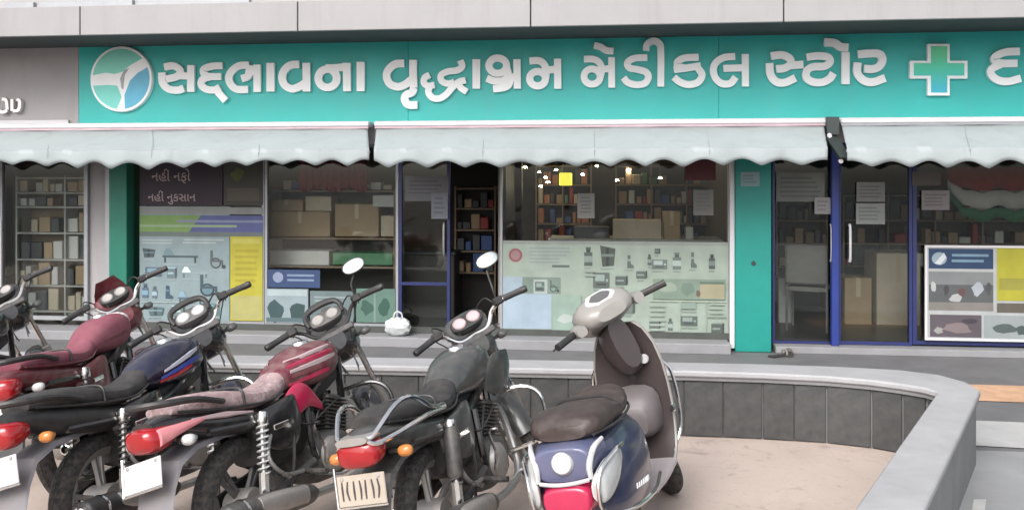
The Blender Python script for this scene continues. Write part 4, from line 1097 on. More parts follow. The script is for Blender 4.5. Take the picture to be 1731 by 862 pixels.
def motorcycle(label, pos, yaw, lean, steer, o):
    heading = R(90) - (R(yaw) - YAW)
    root = empty('motorcycle', c2w(*pos), (-R(lean), 0, heading))
    tag(root, label, 'motorcycle', 'two-wheelers parked in a row before the shop')
    rake = R(26); S = steer_matrix((.93, 0, .90), rake, R(steer))
    u = Vector((-math.sin(rake), 0, math.cos(rake)))
    Rw = .305
    A = Vector((1.275, 0, Rw))
    B = lambda secs, name, m, M=None, parent=None, n=18, sub=4, sm=40: G(M).body(secs, n, sub).build(name, m, parent or root, smooth=sm)
    # wheels
    wheel(root, (0, 0, Rw), Rw, .105, o.get('rim', 'alloy'), rot=o.get('wr', .3))
    wheel(root, tuple(A), Rw, .085, o.get('rim', 'alloy'), S, rot=.5)
    # fork, triple clamp, front fender
    for s_ in (-1, 1):
        fo = Vector((0, s_ * .085, 0)); base = A + fo
        f0 = G(S).tube([base - u * .02, base + u * .33], .027, smooth=1, n=10).build('fork', 'alloy', root)
        G(S).tube([base + u * .33, base + u * .74], .017, smooth=1, n=10).build('fork_tube', 'chrome', f0)
    top = A + u * .71
    G(S).box(top - Vector((.05, .12, .018)), top + Vector((.05, .12, .018)), .008).build('triple_clamp', 'alloy_dark', root)
    rings = []
    for k in range(13):
        a = R(-20 + 190 * k / 12)
        c, s_ = math.cos(a), math.sin(a); ro = Rw + .03
        rings.append([(A.x + c * (ro - .02), .062, A.z + s_ * (ro - .02)), (A.x + c * ro, .04, A.z + s_ * ro), (A.x + c * (ro + .008), 0, A.z + s_ * (ro + .008)), (A.x + c * ro, -.04, A.z + s_ * ro), (A.x + c * (ro - .02), -.062, A.z + s_ * (ro - .02)),
                      (A.x + c * (ro - .025), -.058, A.z + s_ * (ro - .025)), (A.x + c * (ro + .002), 0, A.z + s_ * (ro + .002)), (A.x + c * (ro - .025), .058, A.z + s_ * (ro - .025))])
    G(S).loft(rings).build('front_fender', o.get('fender', o['paint']), root)
    # headlamp nacelle, cowl and instruments
    hx, hz = 1.075, .90
    nac = B([(hx - .16, 0, .05, hz - .05, hz + .06, 2.2), (hx - .10, 0, .10, hz - .10, hz + .10, 2.4), (hx, 0, .125, hz - .125, hz + .115, 2.4), (hx + .055, 0, .11, hz - .115, hz + .09, 2.3)], 'headlamp', o.get('nacelle', o['paint']), S)
    B([(hx + .05, 0, .10, hz - .10, hz + .08, 2.3), (hx + .08, 0, .06, hz - .06, hz + .05, 2.2)], 'headlamp_glass', 'lens_clear', S, nac)
    if o.get('cowl', True):
        B([(hx - .13, 0, .11, hz + .07, hz + .12, 3), (hx - .04, 0, .13, hz + .06, hz + .19, 2.6), (hx + .05, 0, .10, hz + .04, hz + .16, 2.4), (hx + .10, 0, .05, hz + .02, hz + .06, 2.2)], 'cowl', o.get('nacelle', o['paint']), S)
        # rear face of the cowl carries the dials
        V = S @ Matrix.Translation((hx - .125, 0, hz + .135)) @ Matrix.Rotation(R(42), 4, 'Y')
        ds = G(V).body([(-.024, 0, .078, -.042, .04, 2.6), (-.018, 0, .098, -.052, .05, 2.6), (.03, 0, .088, -.045, .045, 2.6)], 20, 3).build('instrument_panel', o.get('panel', 'black_plastic'), root)
        for s_ in (-1, 1):
            G(V).lathe([(.0, -.004), (.030, -.005), (.033, -.010), (.038, -.004), (.039, .012)], (-.024, s_ * .044, .0), (1, 0, 0), 22).build('dial', o.get('dial', 'chrome'), ds)
        if o.get('hood'):
            G(V).tube([(-.03, .10, -.03), (-.04, .104, .02), (-.05, .08, .058), (-.055, 0, .07), (-.05, -.08, .058), (-.04, -.104, .02), (-.03, -.10, -.03)], [.010, .014, .018, .02, .018, .014, .010], n=8).build('hood', o['hood'], ds)
        if o.get('visor'):
            g = G(S)
            rings = []
            for z, x, w_ in ((hz + .13, hx + .02, .12), (hz + .20, hx - .02, .10), (hz + .27, hx - .07, .06)):
                rings.append([(x - .05 * abs(t) ** 2, w_ * t, z) for t in np.linspace(-1, 1, 9)] + [(x - .05 * abs(t) ** 2 - .006, w_ * t, z) for t in np.linspace(1, -1, 9)])
            g.loft(rings); g.build('visor', o['visor'], root)
    handle_set(root, S, .965, .925, .345, .088, .11, o.get('mirrors', ()), bar=o.get('bar', 'steel'), mh=o.get('mh', .17))
    for s_ in (-1, 1):
        indicator(root, (hx - .03, s_ * .10, hz - .02), (hx - .04, s_ * .165, hz - .02), o.get('ind_front', 'dash_dark'), S)
    for s_ in (-1, 1):
        G(S).tube([(.95, s_ * .19, 1.045), (1.03, s_ * .17, 1.10), (1.10, s_ * .10, 1.04), (1.06, s_ * .05, .86), (.98, s_ * .04, .72)], .0045, n=5).build('cable', 'black_plastic', root)
        G(S).tube([(.94, s_ * .20, 1.03), (1.0, s_ * .21, 1.06), (1.05, s_ * .15, .98), (1.0, s_ * .06, .84), (.92, s_ * .03, .70)], .004, n=5).build('cable', 'black_plastic', root)
    # tank
    tz = o.get('tank_z', 0)
    tk = B([(.285, 0, .075, .735, .815, 2.4), (.36, 0, .100, .73, .87 + tz, 2.6), (.48, 0, .122, .72, .92 + tz, 2.9), (.60, 0, .134, .72, .94 + tz, 3), (.71, 0, .126, .74, .935 + tz, 2.9), (.79, 0, .085, .78, .905 + tz, 2.5), (.82, 0, .045, .82, .88 + tz, 2.3)], 'tank', o['paint'])
    G().lathe([(0, .012), (.035, .012), (.042, .004), (.044, -.01)], (.60, 0, .941 + tz), (-.05, 0, 1), 20).build('filler_cap', 'chrome', tk)
    for k, (m, z0, z1, x0, x1) in enumerate(o.get('stripes', ())):
        for s_ in (-1, 1):
            secs = []
            for t in np.linspace(0, 1, 6):
                x = x0 + (x1 - x0) * t; zc_ = z0 + (z1 - z0) * t
                hw = np.interp(x, [.285, .36, .48, .60, .71, .79, .82], [.075, .100, .122, .134, .126, .085, .045])
                zb = np.interp(x, [.285, .36, .60, .79], [.735, .73, .72, .78]); zt = np.interp(x, [.285, .36, .48, .60, .71, .79], [.815, .87, .92, .94, .935, .905]) + tz
                f_ = (zc_ - (zb + zt) / 2) / ((zt - zb) / 2)
                yy = hw * max(.05, 1 - abs(f_) ** 2.85) ** (1 / 2.85) + .0015
                wd = .018 * (1 - .55 * abs(2 * t - 1))
                secs.append([(x, s_ * (yy - .004), zc_ + wd), (x, s_ * (yy + .0015), zc_ + wd * .6), (x, s_ * (yy + .002), zc_ - wd * .6), (x, s_ * (yy - .004), zc_ - wd)])
            G().loft(secs).build('stripe', m, tk)
    if o.get('patch'):
        B([(.70, 0, .118, .80, .942, 2.8), (.745, 0, .112, .80, .936, 2.7), (.80, 0, .078, .80, .91, 2.4), (.832, 0, .04, .82, .885, 2.2)], 'tank_cover', o['patch'], n=16)
    if o.get('accent'):
        for s_ in (-1, 1):
            B([(.27, s_ * .100, .012, .66, .72, 2.6), (.34, s_ * .118, .018, .62, .765, 2.4), (.42, s_ * .128, .014, .64, .75, 2.4), (.52, s_ * .125, .006, .60, .64, 2.2)], 'accent_panel', o['accent'], n=12)
    if o.get('shroud'):
        for s_ in (-1, 1):
            B([(.60, s_ * .118, .010, .70, .80, 2.4), (.70, s_ * .138, .016, .66, .86, 2.2), (.80, s_ * .150, .014, .66, .87, 2.2), (.90, s_ * .152, .006, .76, .86, 2)], 'tank_shroud', o['shroud'], n=14)
    # seat
    sh = o.get('seat_h', 0)
    st = B([(-.40, 0, .075, .80 + sh, .845 + sh, 2.6), (-.30, 0, .105, .775 + sh, .865 + sh, 2.8), (-.14, 0, .125, .745 + sh * .6, .85 + sh, 3), (.02, 0, .135, .72, .815, 3), (.14, 0, .13, .715, .80, 3), (.26, 0, .105, .72, .815, 2.8), (.35, 0, .075, .74, .86, 2.4)], 'seat', o['seat'])
    g = G(); g.tube([(-.38, .085, .81 + sh), (-.14, .128, .765 + sh * .6), (.14, .132, .735), (.32, .09, .765)], .006, n=6); g.tube([(-.38, -.085, .81 + sh), (-.14, -.128, .765 + sh * .6), (.14, -.132, .735), (.32, -.09, .765)], .006, n=6)
    g.build('piping', o.get('piping', 'black_plastic'), st)
    G().tube([(-.04, .136, .76), (-.04, .13, .822), (-.04, .06, .838), (-.04, -.06, .838), (-.04, -.13, .822), (-.04, -.136, .76)], .006, n=6).build('strap', 'black_plastic', st)
    # tail cowl, side panels
    tm = o.get('tail_m', o['paint'])
    B([(-.50, 0, .055, .76 + sh, .80 + sh, 2.4), (-.40, 0, .085, .72 + sh, .815 + sh, 2.6), (-.22, 0, .115, .66, .785 + sh, 2.8), (-.02, 0, .128, .62, .745, 3), (.12, 0, .125, .60, .72, 3)], 'tail_cowl', tm)
    for s_ in (-1, 1):
        sp_ = B([(.02, s_ * .115, .02, .56, .70, 3), (.14, s_ * .132, .024, .50, .715, 3), (.28, s_ * .125, .022, .50, .73, 3), (.36, s_ * .105, .014, .58, .72, 2.6)], 'side_panel', o.get('side', o['paint']), n=14)
        if o.get('side_stripe'):
            G().box((-.02, s_ * .150, .655), (.20, s_ * .158, .675), .003, Matrix.Rotation(R(-9), 4, 'Y') @ Matrix.Translation((.06, 0, -.0))).build('stripe', o['side_stripe'], sp_)
    if o.get('tail_stripe'):
        for s_ in (-1, 1):
            G().tube([(-.34, s_ * .112, .765 + sh), (-.16, s_ * .130, .742), (.0, s_ * .140, .715)], [.006, .013, .004], n=6).build('stripe', o['tail_stripe'], root)
    # tail lamp
    tz_ = .735 + sh
    t = o.get('tail', 'round')
    if t == 'wedge':      # tall lamp whose sides run forward as pale points
        tl = B([(-.545, 0, .05, tz_ - .03, tz_ + .035, 2.6), (-.52, 0, .078, tz_ - .055, tz_ + .045, 2.8), (-.46, 0, .092, tz_ - .06, tz_ + .05, 2.8), (-.40, 0, .09, tz_ - .03, tz_ + .045, 2.6)], 'tail_lamp', 'tail_red')
        for s_ in (-1, 1):
            B([(-.50, s_ * .082, .016, tz_ - .035, tz_ + .035, 2.4), (-.40, s_ * .102, .014, tz_ - .01, tz_ + .035, 2.4), (-.27, s_ * .122, .004, tz_ + .015, tz_ + .03, 2.2)], 'side_lens', o.get('lens_side', 'tail_pink'), parent=tl, n=12)
    else:
        tl = B([(-.545, 0, .055, tz_ - .035, tz_ + .03, 3), (-.525, 0, .085, tz_ - .058, tz_ + .045, 3), (-.47, 0, .092, tz_ - .06, tz_ + .05, 3), (-.42, 0, .08, tz_ - .04, tz_ + .04, 3)], 'tail_lamp', 'tail_red')
    # rear mudguard and plate
    rings = []; mw = o.get('mw', .08)
    for x, z, hw in ((.02, .645, .075), (-.14, .66, .08), (-.30, .655, .08), (-.42, .62, mw), (-.475, .54, mw), (-.51, .45, mw * .96), (-.55, .34, mw * .9), (-.575, .26, mw * .85)):
        rings.append([(x, hw, z - .02), (x, hw * .9, z), (x, 0, z + .008), (x, -hw * .9, z), (x, -hw, z - .02), (x + .008, -hw * .9, z - .022), (x + .008, 0, z - .01), (x + .008, hw * .9, z - .022)])
    G().loft(rings).build('rear_mudguard', o.get('mud', 'black_plastic'), root)
    pz, ptilt = .60, -R(o.get('ptilt', -12))
    Mp = Matrix.Translation((-.535, o.get('py', 0), pz)) @ Matrix.Rotation(o.get('proll', 0), 4, 'X') @ Matrix.Rotation(ptilt, 4, 'Y')
    pl_ = G(Mp).box((-.004, -.105, -.058), (.004, .105, .058), .003).build('number_plate', o.get('plate', 'plate_white'), root)
    for by, bz in ((-.08, .045), (.08, .045)):
        G(Mp).lathe([(0, -.008), (.006, -.007), (.008, -.003)], (0, by, bz), (1, 0, 0), 10).build('bolt', 'steel', pl_)
    if o.get('marks'):
        g = G(Mp); q = random.Random(11)
        for k in range(7):
            y = .082 - k * .026
            g.tube([(-.0052, y, .036), (-.0052, y + q.uniform(-.006, .006), 0), (-.0052, y + q.uniform(-.008, .004), -.034)], [.003, .0045, .003], n=5)
        g.build('plate_marks', 'plate_ink', pl_)
    g = G(Mp); g.tube([(-.002, -.11, -.062), (-.002, .11, -.062)], .005, smooth=1, n=6); g.tube([(-.002, .11, -.062), (-.002, .112, .09)], .005, smooth=1, n=6); g.build('plate_bracket', 'chrome', root)
    for s_ in (-1, 1):
        indicator(root, (-.40, s_ * .075, .70), (-.415, s_ * .155, .70), o.get('ind', 'lens_orange'))
    # grab rail
    if o.get('rail') == 'chrome':
        for s_ in (-1, 1):
            G().tube([(.02, s_ * .150, .775), (-.12, s_ * .158, .80), (-.26, s_ * .15, .875), (-.38, s_ * .13, .875), (-.50, s_ * .085, .80), (-.53, s_ * .06, .785), (-.51, s_ * .085, .76), (-.40, s_ * .125, .765), (-.18, s_ * .15, .775), (.02, s_ * .150, .765)], .0105, n=8).build('grab_rail', 'chrome', root)
        B([(-.55, 0, .07, .77, .80, 3), (-.46, 0, .085, .77, .80, 3)], 'rail_plate', 'alloy', n=12)
    else:
        G().tube([(-.16, .13, .80), (-.32, .135, .845), (-.46, .10, .862), (-.515, 0, .868), (-.46, -.10, .862), (-.32, -.135, .845), (-.16, -.13, .80)], [.012, .014, .015, .015, .015, .014, .012], n=8).build('grab_rail', o.get('rail', 'black_plastic'), root)
    # frame and swing arm
    for s_ in (-1, 1):
        G().tube([(.86, s_ * .03, .86), (.55, s_ * .07, .70), (.30, s_ * .11, .66), (.05, s_ * .12, .66), (-.25, s_ * .10, .69)], .016, n=8).build('frame_tube', 'black_gloss', root)
        G().tube([(.40, s_ * .11, .38), (.2, s_ * .12, .345), (-.03, s_ * .115, Rw)], .02, n=8).build('swing_arm', 'alloy_dark', root)
        spring(root, (.05, s_ * .145, .70), (-.02, s_ * .145, .35), o.get('coil', 'steel'))
        G().tube([(.30, s_ * .12, .36), (.28, s_ * .27, .35)], .014, smooth=1).build('foot_peg', 'rubber', root)
        G().tube([(.12, s_ * .13, .40), (.05, s_ * .24, .40)], .012, smooth=1).build('foot_peg', 'rubber', root)
        G().tube([(.42, s_ * .11, .66), (.40, s_ * .12, .45), (.45, s_ * .10, .36)], .018, n=8).build('frame_tube', 'black_gloss', root)
    G().tube([(.90, 0, .82), (.86, 0, .55), (.80, 0, .36)], .02, n=8).build('frame_tube', 'black_gloss', root)
    # engine
    en = B([(.40, 0, .11, .28, .46, 3.5), (.48, 0, .135, .25, .50, 3.5), (.66, 0, .135, .25, .48, 3.5), (.76, 0, .10, .28, .44, 3)], 'engine', 'engine')
    for s_ in (-1, 1):
        G().lathe([(0, .03), (.06, .03), (.085, .015), (.09, -.02)], (.53, s_ * .135, .375), (0, s_, 0), 24).build('engine_cover', 'alloy', en)
    Mc = Matrix.Translation((.66, 0, .45)) @ Matrix.Rotation(R(18), 4, 'Y')
    cy = G(Mc).box((-.065, -.07, 0), (.065, .07, .20), .012).build('cylinder', 'engine', root)
    for k in range(9):
        G(Mc).box((-.085, -.092, .02 + k * .019), (.085, .092, .026 + k * .019), .002).build('fin', 'engine', cy, smooth=0)
    B([(.06, 0, .085, .46, .66, 3.5), (.16, 0, .10, .42, .69, 3.5), (.36, 0, .10, .42, .70, 3.5), (.46, 0, .07, .50, .70, 3)], 'air_box', 'black_plastic', n=14)
    B([(.40, 0, .05, .46, .72, 3), (.60, 0, .06, .62, .76, 3), (.80, 0, .05, .70, .80, 3)], 'frame_spine', 'black_plastic', n=12)
    G().body([(.36, 0, .05, .52, .62, 3), (.44, 0, .055, .51, .63, 3), (.56, 0, .04, .53, .61, 3)], 12, 2).build('carburettor', 'alloy', root)
    # exhaust on the right side
    G().tube([(.74, -.04, .60), (.86, -.06, .56), (.87, -.09, .40), (.78, -.13, .25), (.55, -.155, .225), (.25, -.165, .25)], .019, n=10).build('exhaust_pipe', 'steel', root)
    mf = o.get('muffler', 'black_plastic')
    Ms = Matrix.Translation((.27, -.175, .26)) @ Matrix.Rotation(R(o.get('muf_up', 8)), 4, 'Y')
    mo = G(Ms).body([(.02, 0, .022, -.022, .022, 2), (-.06, 0, .05, -.05, .05, 2), (-.35, 0, .056, -.058, .058, 2), (-.56, 0, .054, -.054, .054, 2), (-.60, 0, .035, -.035, .035, 2)], 18, 4).build('muffler', mf, root)
    G(Ms).body([(-.10, -.028, .034, -.035, .052, 2.4), (-.30, -.03, .036, -.035, .056, 2.4), (-.42, -.028, .03, -.02, .05, 2.4)], 14, 3).build('heat_shield', o.get('shield', 'steel'), mo)
    G().tube([(.44, -.15, .36), (.40, -.19, .44), (.33, -.20, .56), (.32, -.25, .575)], .008, n=6).build('kick_starter', 'chrome', root)
    G().tube([(.36, -.14, .33), (.50, -.19, .28), (.60, -.20, .29), (.62, -.24, .30)], .007, n=6).build('brake_pedal', 'steel', root)
    G().tube([(.28, -.125, .62), (.20, -.16, .45), (.14, -.15, .30)], .008, n=6).build('bracket', 'black_plastic', root)
    for s_ in (-1, 1):
        G().box((.10, s_ * .152, .60), (.21, s_ * .160, .625), .003, Matrix.Translation((0, 0, 0))).build('badge', 'chrome', root)
        G().lathe([(.012, 0), (.028, .003), (.030, .012), (.022, .016)], (-.02, s_ * .15, .35), (0, s_, 0), 14).build('axle_nut', 'chrome', root)
        G().tube([(.10, s_ * .135, .60), (.02, s_ * .165, .50), (.10, s_ * .17, .40), (.26, s_ * .15, .37)], .010, n=7).build('foot_rest_bracket', o.get('bracket', 'steel'), root)
        G().tube([(.60, s_ * .09, .64), (.50, s_ * .115, .60), (.44, s_ * .10, .50)], .006, n=6).build('hose', 'black_plastic', root)
    G().tube([(.70, -.10, .62), (.55, -.135, .60), (.40, -.13, .56), (.30, -.12, .60)], .005, n=6).build('hose', 'black_plastic', root)
    G(Ms).lathe([(.026, -.02), (.03, .0), (.03, .03), (.02, .035)], (-.59, 0, 0), (-1, 0, 0), 16).build('tail_pipe', 'chrome', mo)
    G(Ms).lathe([(.058, -.008), (.061, 0), (.058, .008)], (-.5, 0, 0), (1, 0, 0), 20).build('clamp', 'chrome', mo)
    # chain case, stand
    B([(-.06, .10, .014, .26, .37, 3), (.12, .11, .016, .29, .40, 3), (.38, .115, .014, .33, .43, 3)], 'chain_case', 'black_plastic', n=12)
    tl_ = math.tan(R(lean)); G().tube([(.46, .10, .26), (.42, .20, .15), (.38, .285, .285 * tl_ + .012)], .011, n=6).build('side_stand', 'steel', root)
    # front crash guard
    if o.get('guard'):
        for s_ in (-1, 1):
            G().tube([(.84, s_ * .05, .64), (.88, s_ * .20, .655), (.90, s_ * .285, .60), (.89, s_ * .30, .48), (.85, s_ * .25, .38), (.80, s_ * .06, .34)], .0115, n=8).build('crash_guard', o['guard'], root)
    if o.get('hugger'):
        pass
    return root

motorcycle('black and navy motorcycle with orange indicator at lower left corner', (-1.82, 4.07), 15.5, 11.6, 41,
    dict(mud='mud_grey', mw=.09, proll=R(-7), paint='navy_gloss', nacelle='black_gloss', seat='seat_black', tail_m='black_plastic', side='black_gloss', stripes=[('silver_stripe', .80, .88, .42, .74), ('blue_stripe', .77, .84, .40, .76), ('red_paint', .755, .79, .40, .62)], rim='alloy', guard='chrome', dial='lens_clear', panel='alloy_dark', hood='black_plastic', ind='lens_orange', plate='plate_white', tail='round', mirrors=(), seat_h=.01, ptilt=-10, muffler='black_plastic', coil='black_plastic', bar='chrome'))
motorcycle('red and black motorcycle with dusty pinkish seat and one raised mirror', (-1.155, 4.01), 23.0, 12.6, 41,
    dict(mud='mud_grey', mw=.10, proll=R(-9), paint='magenta_dusty', nacelle='black_gloss', fender='black_gloss', seat='seat_dusty', tail_m='black_gloss', side='black_gloss', accent='magenta', stripes=[('pale_pink', .875, .905, .38, .74), ('magenta', .85, .88, .36, .77), ('pale_pink', .825, .855, .36, .78), ('maroon', .80, .825, .36, .78), ('magenta', .765, .80, .34, .76)], rim='alloy_dark', guard='black_gloss', dial='alloy', panel='alloy_dark', hood='black_plastic', ind='lens_clear', plate='plate_white', tail='wedge', mirrors=(-1,), mh=.15, coil='lens_clear', tail_stripe='pale_pink', ptilt=-16, muffler='engine', shield='alloy', wr=.9, bar='black_plastic'))
motorcycle('dusty dark grey motorcycle with chrome grab rail and cream plate', (-.285, 3.88), 18.5, 12.5, 41,
    dict(paint='grey_gloss', seat='seat_black', tail_m='grey_gloss', side='grey_gloss', shroud='grey_gloss', rim='alloy', guard='chrome', dial='pale_pink', panel='black_plastic', ind='lens_orange', plate='plate_cream', marks=True, tail='round', rail='chrome', mirrors=(-1,), mh=.20, coil='gaiter', muffler='engine', shield='alloy', cowl=True, ptilt=-8, bar='chrome', mud='engine'))
motorcycle('maroon motorcycle with pink seat behind the black and navy one', (-2.40, 4.95), 2.0, 12.7, 38,
    dict(paint='seat_pink', nacelle='maroon', seat='seat_pink', tail_m='maroon', side='maroon', rim='alloy_dark', dial='alloy', ind='lens_clear', tail='round', mirrors=(), bar='chrome', visor='maroon', guard='steel', piping='maroon', coil='black_plastic', patch='box_white', stripes=[('maroon', .80, .82, .4, .76)]))
motorcycle('dark motorcycle at far left, mostly cut off by the picture edge', (-3.28, 5.02), 6.0, 12.5, 36,
    dict(paint='black_gloss', seat='seat_black', tail_m='black_plastic', side='black_gloss', rim='alloy_dark', dial='alloy', tail='round', mirrors=(), bar='steel', coil='black_plastic'))

# ------------------------------------------------------------------ scooter
def scooter(label, pos, yaw, lean, steer):
    heading = R(90) - (R(yaw) - YAW)
    root = empty('scooter', c2w(*pos), (-R(lean), 0, heading))
    tag(root, label, 'scooter', 'two-wheelers parked in a row before the shop')
    rake = R(26); S0 = steer_matrix((.88, 0, .80), rake, R(steer)); S = S0
    Rw = .225
    B = lambda secs, name, m, M=None, parent=None, n=20, sub=4, sm=40: G(M).body(secs, n, sub).build(name, m, parent or root, smooth=sm)
    wheel(root, (0, 0, Rw), Rw, .10, 'alloy_dark', rot=.2, drum=.06)
    wheel(root, (1.22, 0, Rw), Rw, .09, 'alloy_dark', S, rot=.2, drum=.06)
    # body under the seat
    bd = B([(-.46, 0, .085, .52, .70, 2.8), (-.42, 0, .14, .44, .745, 3), (-.28, 0, .195, .36, .76, 2.8), (-.05, 0, .215, .33, .755, 2.6), (.15, 0, .195, .33, .735, 2.6), (.28, 0, .15, .34, .70, 2.8), (.34, 0, .11, .36, .64, 3)], 'rear_body', 'scooter_blue')
    B([(-.492, 0, .095, .635, .73, 3), (-.478, 0, .12, .62, .755, 3), (-.36, 0, .15, .64, .765, 3)], 'tail_panel', 'scooter_lilac', parent=bd)
    cap = G().lathe([(0, -.018), (.038, -.016), (.046, -.004), (.047, .02)], (-.488, 0, .695), (1, 0, -.15), 24).build('filler_cap', 'plate_white', bd)
    # tail lamp with clear indicators either side
    tl = B([(-.53, 0, .07, .53, .59, 3), (-.52, 0, .095, .50, .612, 3), (-.46, 0, .11, .49, .622, 3)], 'tail_lamp', 'tail_crimson', n=16)
    for s_ in (-1, 1):
        B([(-.52, s_ * .122, .016, .555, .62, 3), (-.50, s_ * .134, .026, .535, .645, 3), (-.44, s_ * .152, .026, .545, .675, 3), (-.37, s_ * .178, .014, .59, .69, 3), (-.32, s_ * .192, .004, .65, .685, 2.4)], 'indicator', 'lens_clear', parent=tl, n=14)
        g = G(); g.tube([(-.30, s_ * .20, .70), (-.40, s_ * .19, .70), (-.50, s_ * .15, .66), (-.53, s_ * .135, .58), (-.50, s_ * .14, .50), (-.36, s_ * .21, .46), (-.1, s_ * .245, .44), (.15, s_ * .225, .44)], .0085, n=7); g.build('guard_rail', 'chrome', root)
    for s_ in (-1, 1):
        G().tube([(-.40, s_ * .150, .755), (-.465, s_ * .128, .735), (-.495, s_ * .108, .68), (-.505, s_ * .108, .63)], [.008, .012, .013, .010], n=8).build('tail_trim', 'plate_white', bd)
    G().tube([(-.505, .10, .628), (-.518, .05, .624), (-.521, 0, .622), (-.518, -.05, .624), (-.505, -.10, .628)], .008, n=8).build('tail_trim', 'plate_white', bd)
    # lettering-like badge marks on the flank
    for s_ in (-1, 1):
        for k in range(7):
            x = -.02 - k * .030
            hw = np.interp(x, [-.28, -.05, .15], [.195, .215, .195])
            z = .475 + k * .004
            f_ = (z - .545) / .213; yy = hw * max(.1, 1 - abs(f_) ** 2.6) ** (1 / 2.6)
            G().box((x - .009, s_ * (yy - .004), z - .012), (x + .009, s_ * (yy + .0035), z + .010), .002).build('badge', 'letter_white', bd, smooth=0)
    # rear fender, plate
    B([(-.50, 0, .075, .40, .53, 3), (-.46, 0, .085, .34, .53, 3), (-.36, 0, .09, .36, .52, 3)], 'rear_fender', 'black_plastic', n=14)
    Mp = Matrix.Translation((-.515, 0, .46)) @ Matrix.Rotation(R(12), 4, 'Y')
    G(Mp).box((-.004, -.10, -.055), (.004, .10, .055), .003).build('number_plate', 'plate_white', root)
    # engine, muffler
    B([(-.12, .07, .08, .16, .34, 3), (.10, .06, .10, .16, .36, 3), (.30, .02, .09, .18, .34, 3)], 'engine', 'engine', n=14)
    Ms = Matrix.Translation((.10, -.17, .24)) @ Matrix.Rotation(R(6), 4, 'Y')
    mo = G(Ms).body([(.06, 0, .02, -.02, .02, 2), (0, 0, .05, -.05, .05, 2), (-.35, 0, .055, -.055, .055, 2), (-.42, 0, .035, -.035, .035, 2)], 16, 3).build('muffler', 'black_plastic', root)
    G(Ms).body([(-.05, -.03, .03, -.03, .045, 2.4), (-.3, -.03, .03, -.03, .045, 2.4)], 12, 2).build('heat_shield', 'chrome', mo)
    spring(root, (-.18, .12, .50), (-.05, .12, .24), 'steel')
    # seat
    st = B([(-.43, 0, .10, .765, .82, 2.8), (-.38, 0, .145, .755, .855, 3), (-.22, 0, .168, .75, .86, 3), (-.08, 0, .165, .745, .835, 3), (.02, 0, .16, .74, .815, 3), (.16, 0, .14, .735, .83, 2.8), (.27, 0, .10, .735, .835, 2.6), (.31, 0, .055, .745, .80, 2.4)], 'seat', 'seat_brown')
    G().tube([(-.42, .125, .775), (-.2, .172, .765), (.1, .155, .755), (.28, .09, .755)], .006, n=6).build('piping', 'black_plastic', st)
    G().tube([(-.42, -.125, .775), (-.2, -.172, .765), (.1, -.155, .755), (.28, -.09, .755)], .006, n=6).build('piping', 'black_plastic', st)
    G().tube([(-.06, .165, .80), (-.055, .1, .842), (-.05, 0, .846), (-.055, -.1, .842), (-.06, -.165, .80)], .006, n=6).build('seat_strap', 'black_plastic', st)
    # floorboard and leg shield
    B([(.28, 0, .17, .30, .345, 4), (.50, 0, .185, .295, .335, 4), (.74, 0, .19, .30, .34, 4)], 'floorboard', 'scooter_grey')
    rings = []
    prof = [(.72, .30, .165), (.80, .36, .178), (.845, .46, .185), (.865, .58, .19), (.865, .70, .188), (.86, .80, .18), (.855, .91, .155), (.845, .99, .115), (.84, 1.03, .07)]
    for x, z, hw in prof:
        ring = [(x + .055 * (1 - abs(t) ** 2.2) * -0.2 + .05 * (1 - abs(t)), hw * t, z) for t in np.linspace(-1, 1, 13)]
        ring += [(p[0] + .03, p[1] * .96, p[2]) for p in ring[::-1]]
        rings.append(ring)
    ls = G().loft(rings).build('leg_shield', 'scooter_shield', root, smooth=50)
    # glove box bulge behind the shield, edge trim, front apron
    B([(.72, 0, .08, .46, .60, 3), (.77, 0, .12, .44, .66, 3), (.86, 0, .14, .42, .70, 3)], 'glove_box', 'glove_dark', n=16)
    for s_ in (-1, 1):
        G().tube([(x + .012, s_ * hw * 1.0, z) for x, z, hw in prof], .011, n=7).build('shield_trim', 'scooter_silver', ls)
    B([(.915, 0, .165, .36, .90, 2.6), (.955, 0, .145, .38, .90, 2.4), (1.02, 0, .11, .42, .86, 2.2), (1.07, 0, .05, .50, .78, 2)], 'front_apron', 'scooter_blue')
    for s_ in (-1, 1):
        G().tube([(.88, s_ * .185, .80), (.90, s_ * .215, .74), (.90, s_ * .225, .60), (.88, s_ * .215, .46), (.84, s_ * .185, .38)], .009, n=7).build('guard_rail', 'chrome', root)
        G().body([(.80, s_ * .20, .01, .545, .585, 2.4), (.83, s_ * .203, .014, .54, .59, 2.4)], 10, 2).build('hook', 'chrome', root)
    # front fender, fork
    rings = []
    for k in range(11):
        a = R(-10 + 175 * k / 10); c, s_ = math.cos(a), math.sin(a); ro = Rw + .035
        rings.append([(1.22 + c * (ro - .04), .075, Rw + s_ * (ro - .04)), (1.22 + c * ro, .05, Rw + s_ * ro), (1.22 + c * (ro + .012), 0, Rw + s_ * (ro + .012)), (1.22 + c * ro, -.05, Rw + s_ * ro), (1.22 + c * (ro - .04), -.075, Rw + s_ * (ro - .04)),
                      (1.22 + c * (ro - .046), -.07, Rw + s_ * (ro - .046)), (1.22 + c * (ro + .004), 0, Rw + s_ * (ro + .004)), (1.22 + c * (ro - .046), .07, Rw + s_ * (ro - .046))])
    G(S).loft(rings).build('front_fender', 'scooter_blue', root)
    for s_ in (-1, 1):
        G(S).tube([(1.22, s_ * .07, Rw), (1.08, s_ * .07, .52)], .02, smooth=1).build('fork', 'alloy_dark', root)
    S = S0 @ Matrix.Translation((0, 0, .095))
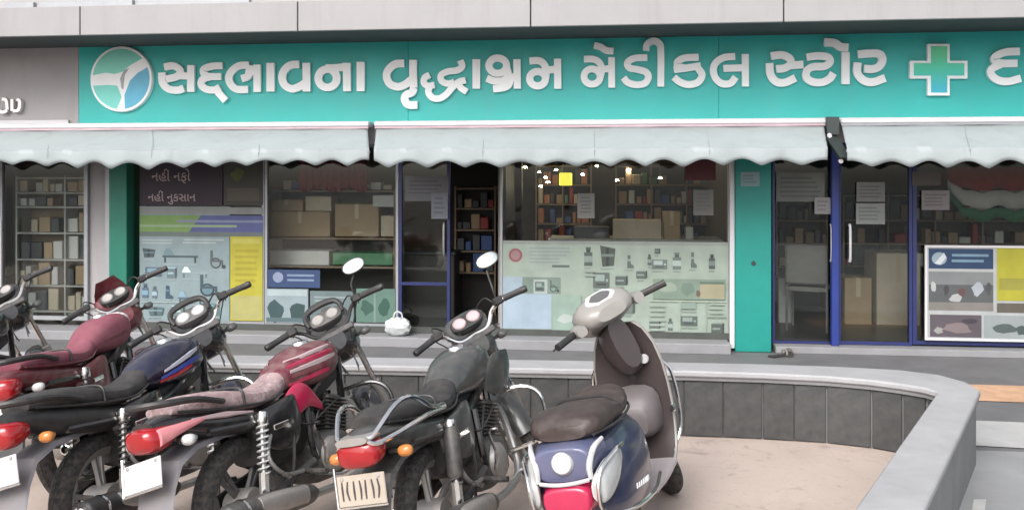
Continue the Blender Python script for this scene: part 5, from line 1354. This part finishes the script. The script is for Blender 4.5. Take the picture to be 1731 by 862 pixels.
    # steering head cover with dial, handlebars
    hd = B([(.70, 0, .09, .985, 1.055, 2.6), (.745, 0, .15, .965, 1.09, 2.6), (.83, 0, .175, .94, 1.125, 2.4), (.92, 0, .155, .91, 1.10, 2.3), (.99, 0, .10, .91, 1.05, 2.2)], 'head_cover', 'scooter_silver', S)
    B([(.76, 0, .06, .70, .98, 2.4), (.82, 0, .095, .66, .96, 2.4), (.90, 0, .085, .70, .95, 2.4)], 'steering_column', 'column_brown', S, n=16)
    V = S @ Matrix.Translation((.775, 0, 1.098)) @ Matrix.Rotation(R(-32), 4, 'Y')
    dl = G(V).body([(-.052, 0, .055, -.006, .010, 2.6), (0, 0, .095, -.008, .012, 2.6), (.052, 0, .060, -.006, .010, 2.6)], 20, 3).build('dial', 'lens_clear', hd)
    G(V).body([(-.034, 0, .03, .008, .0145, 2.6), (0, 0, .065, .006, .0155, 2.6), (.034, 0, .035, .008, .0145, 2.6)], 20, 3).build('dial_face', 'dash_dark', dl)
    for s_ in (-1, 1):
        a, b = Vector((.79, s_ * .19, 1.005)), Vector((.72, s_ * .35, 1.0))
        gr = G(S).tube([a, a.lerp(b, .4), b], [.02, .018, .019], n=10, smooth=2).build('grip', 'black_plastic', root)
        G(S).body([(.74, s_ * .185, .03, .975, 1.03, 2.6), (.80, s_ * .19, .035, .97, 1.04, 2.6), (.84, s_ * .185, .025, .98, 1.03, 2.6)], 12, 3).build('switch_box', 'scooter_silver', root)
        G(S).tube([(.83, s_ * .20, 1.0), (.83, s_ * .27, 1.0), (.77, s_ * .36, .99)], [.008, .006, .005], n=6).build('brake_lever', 'black_plastic', gr)
    G().lathe([(0, -.012), (.022, -.012), (.026, 0)], (.84, -.10, .83), (1, 0, 0), 16).build('key_lock', 'plate_white', root)
    tl_ = math.tan(R(lean)); G().tube([(.30, .12, .20), (.28, .2, .12), (.27, .26, .26 * tl_ + .011)], .011, n=6).build('side_stand', 'steel', root)
    return root
scooter('dark blue scooter with brown seat and silver head cover', (.485, 3.85), 19.0, 11.5, 41)
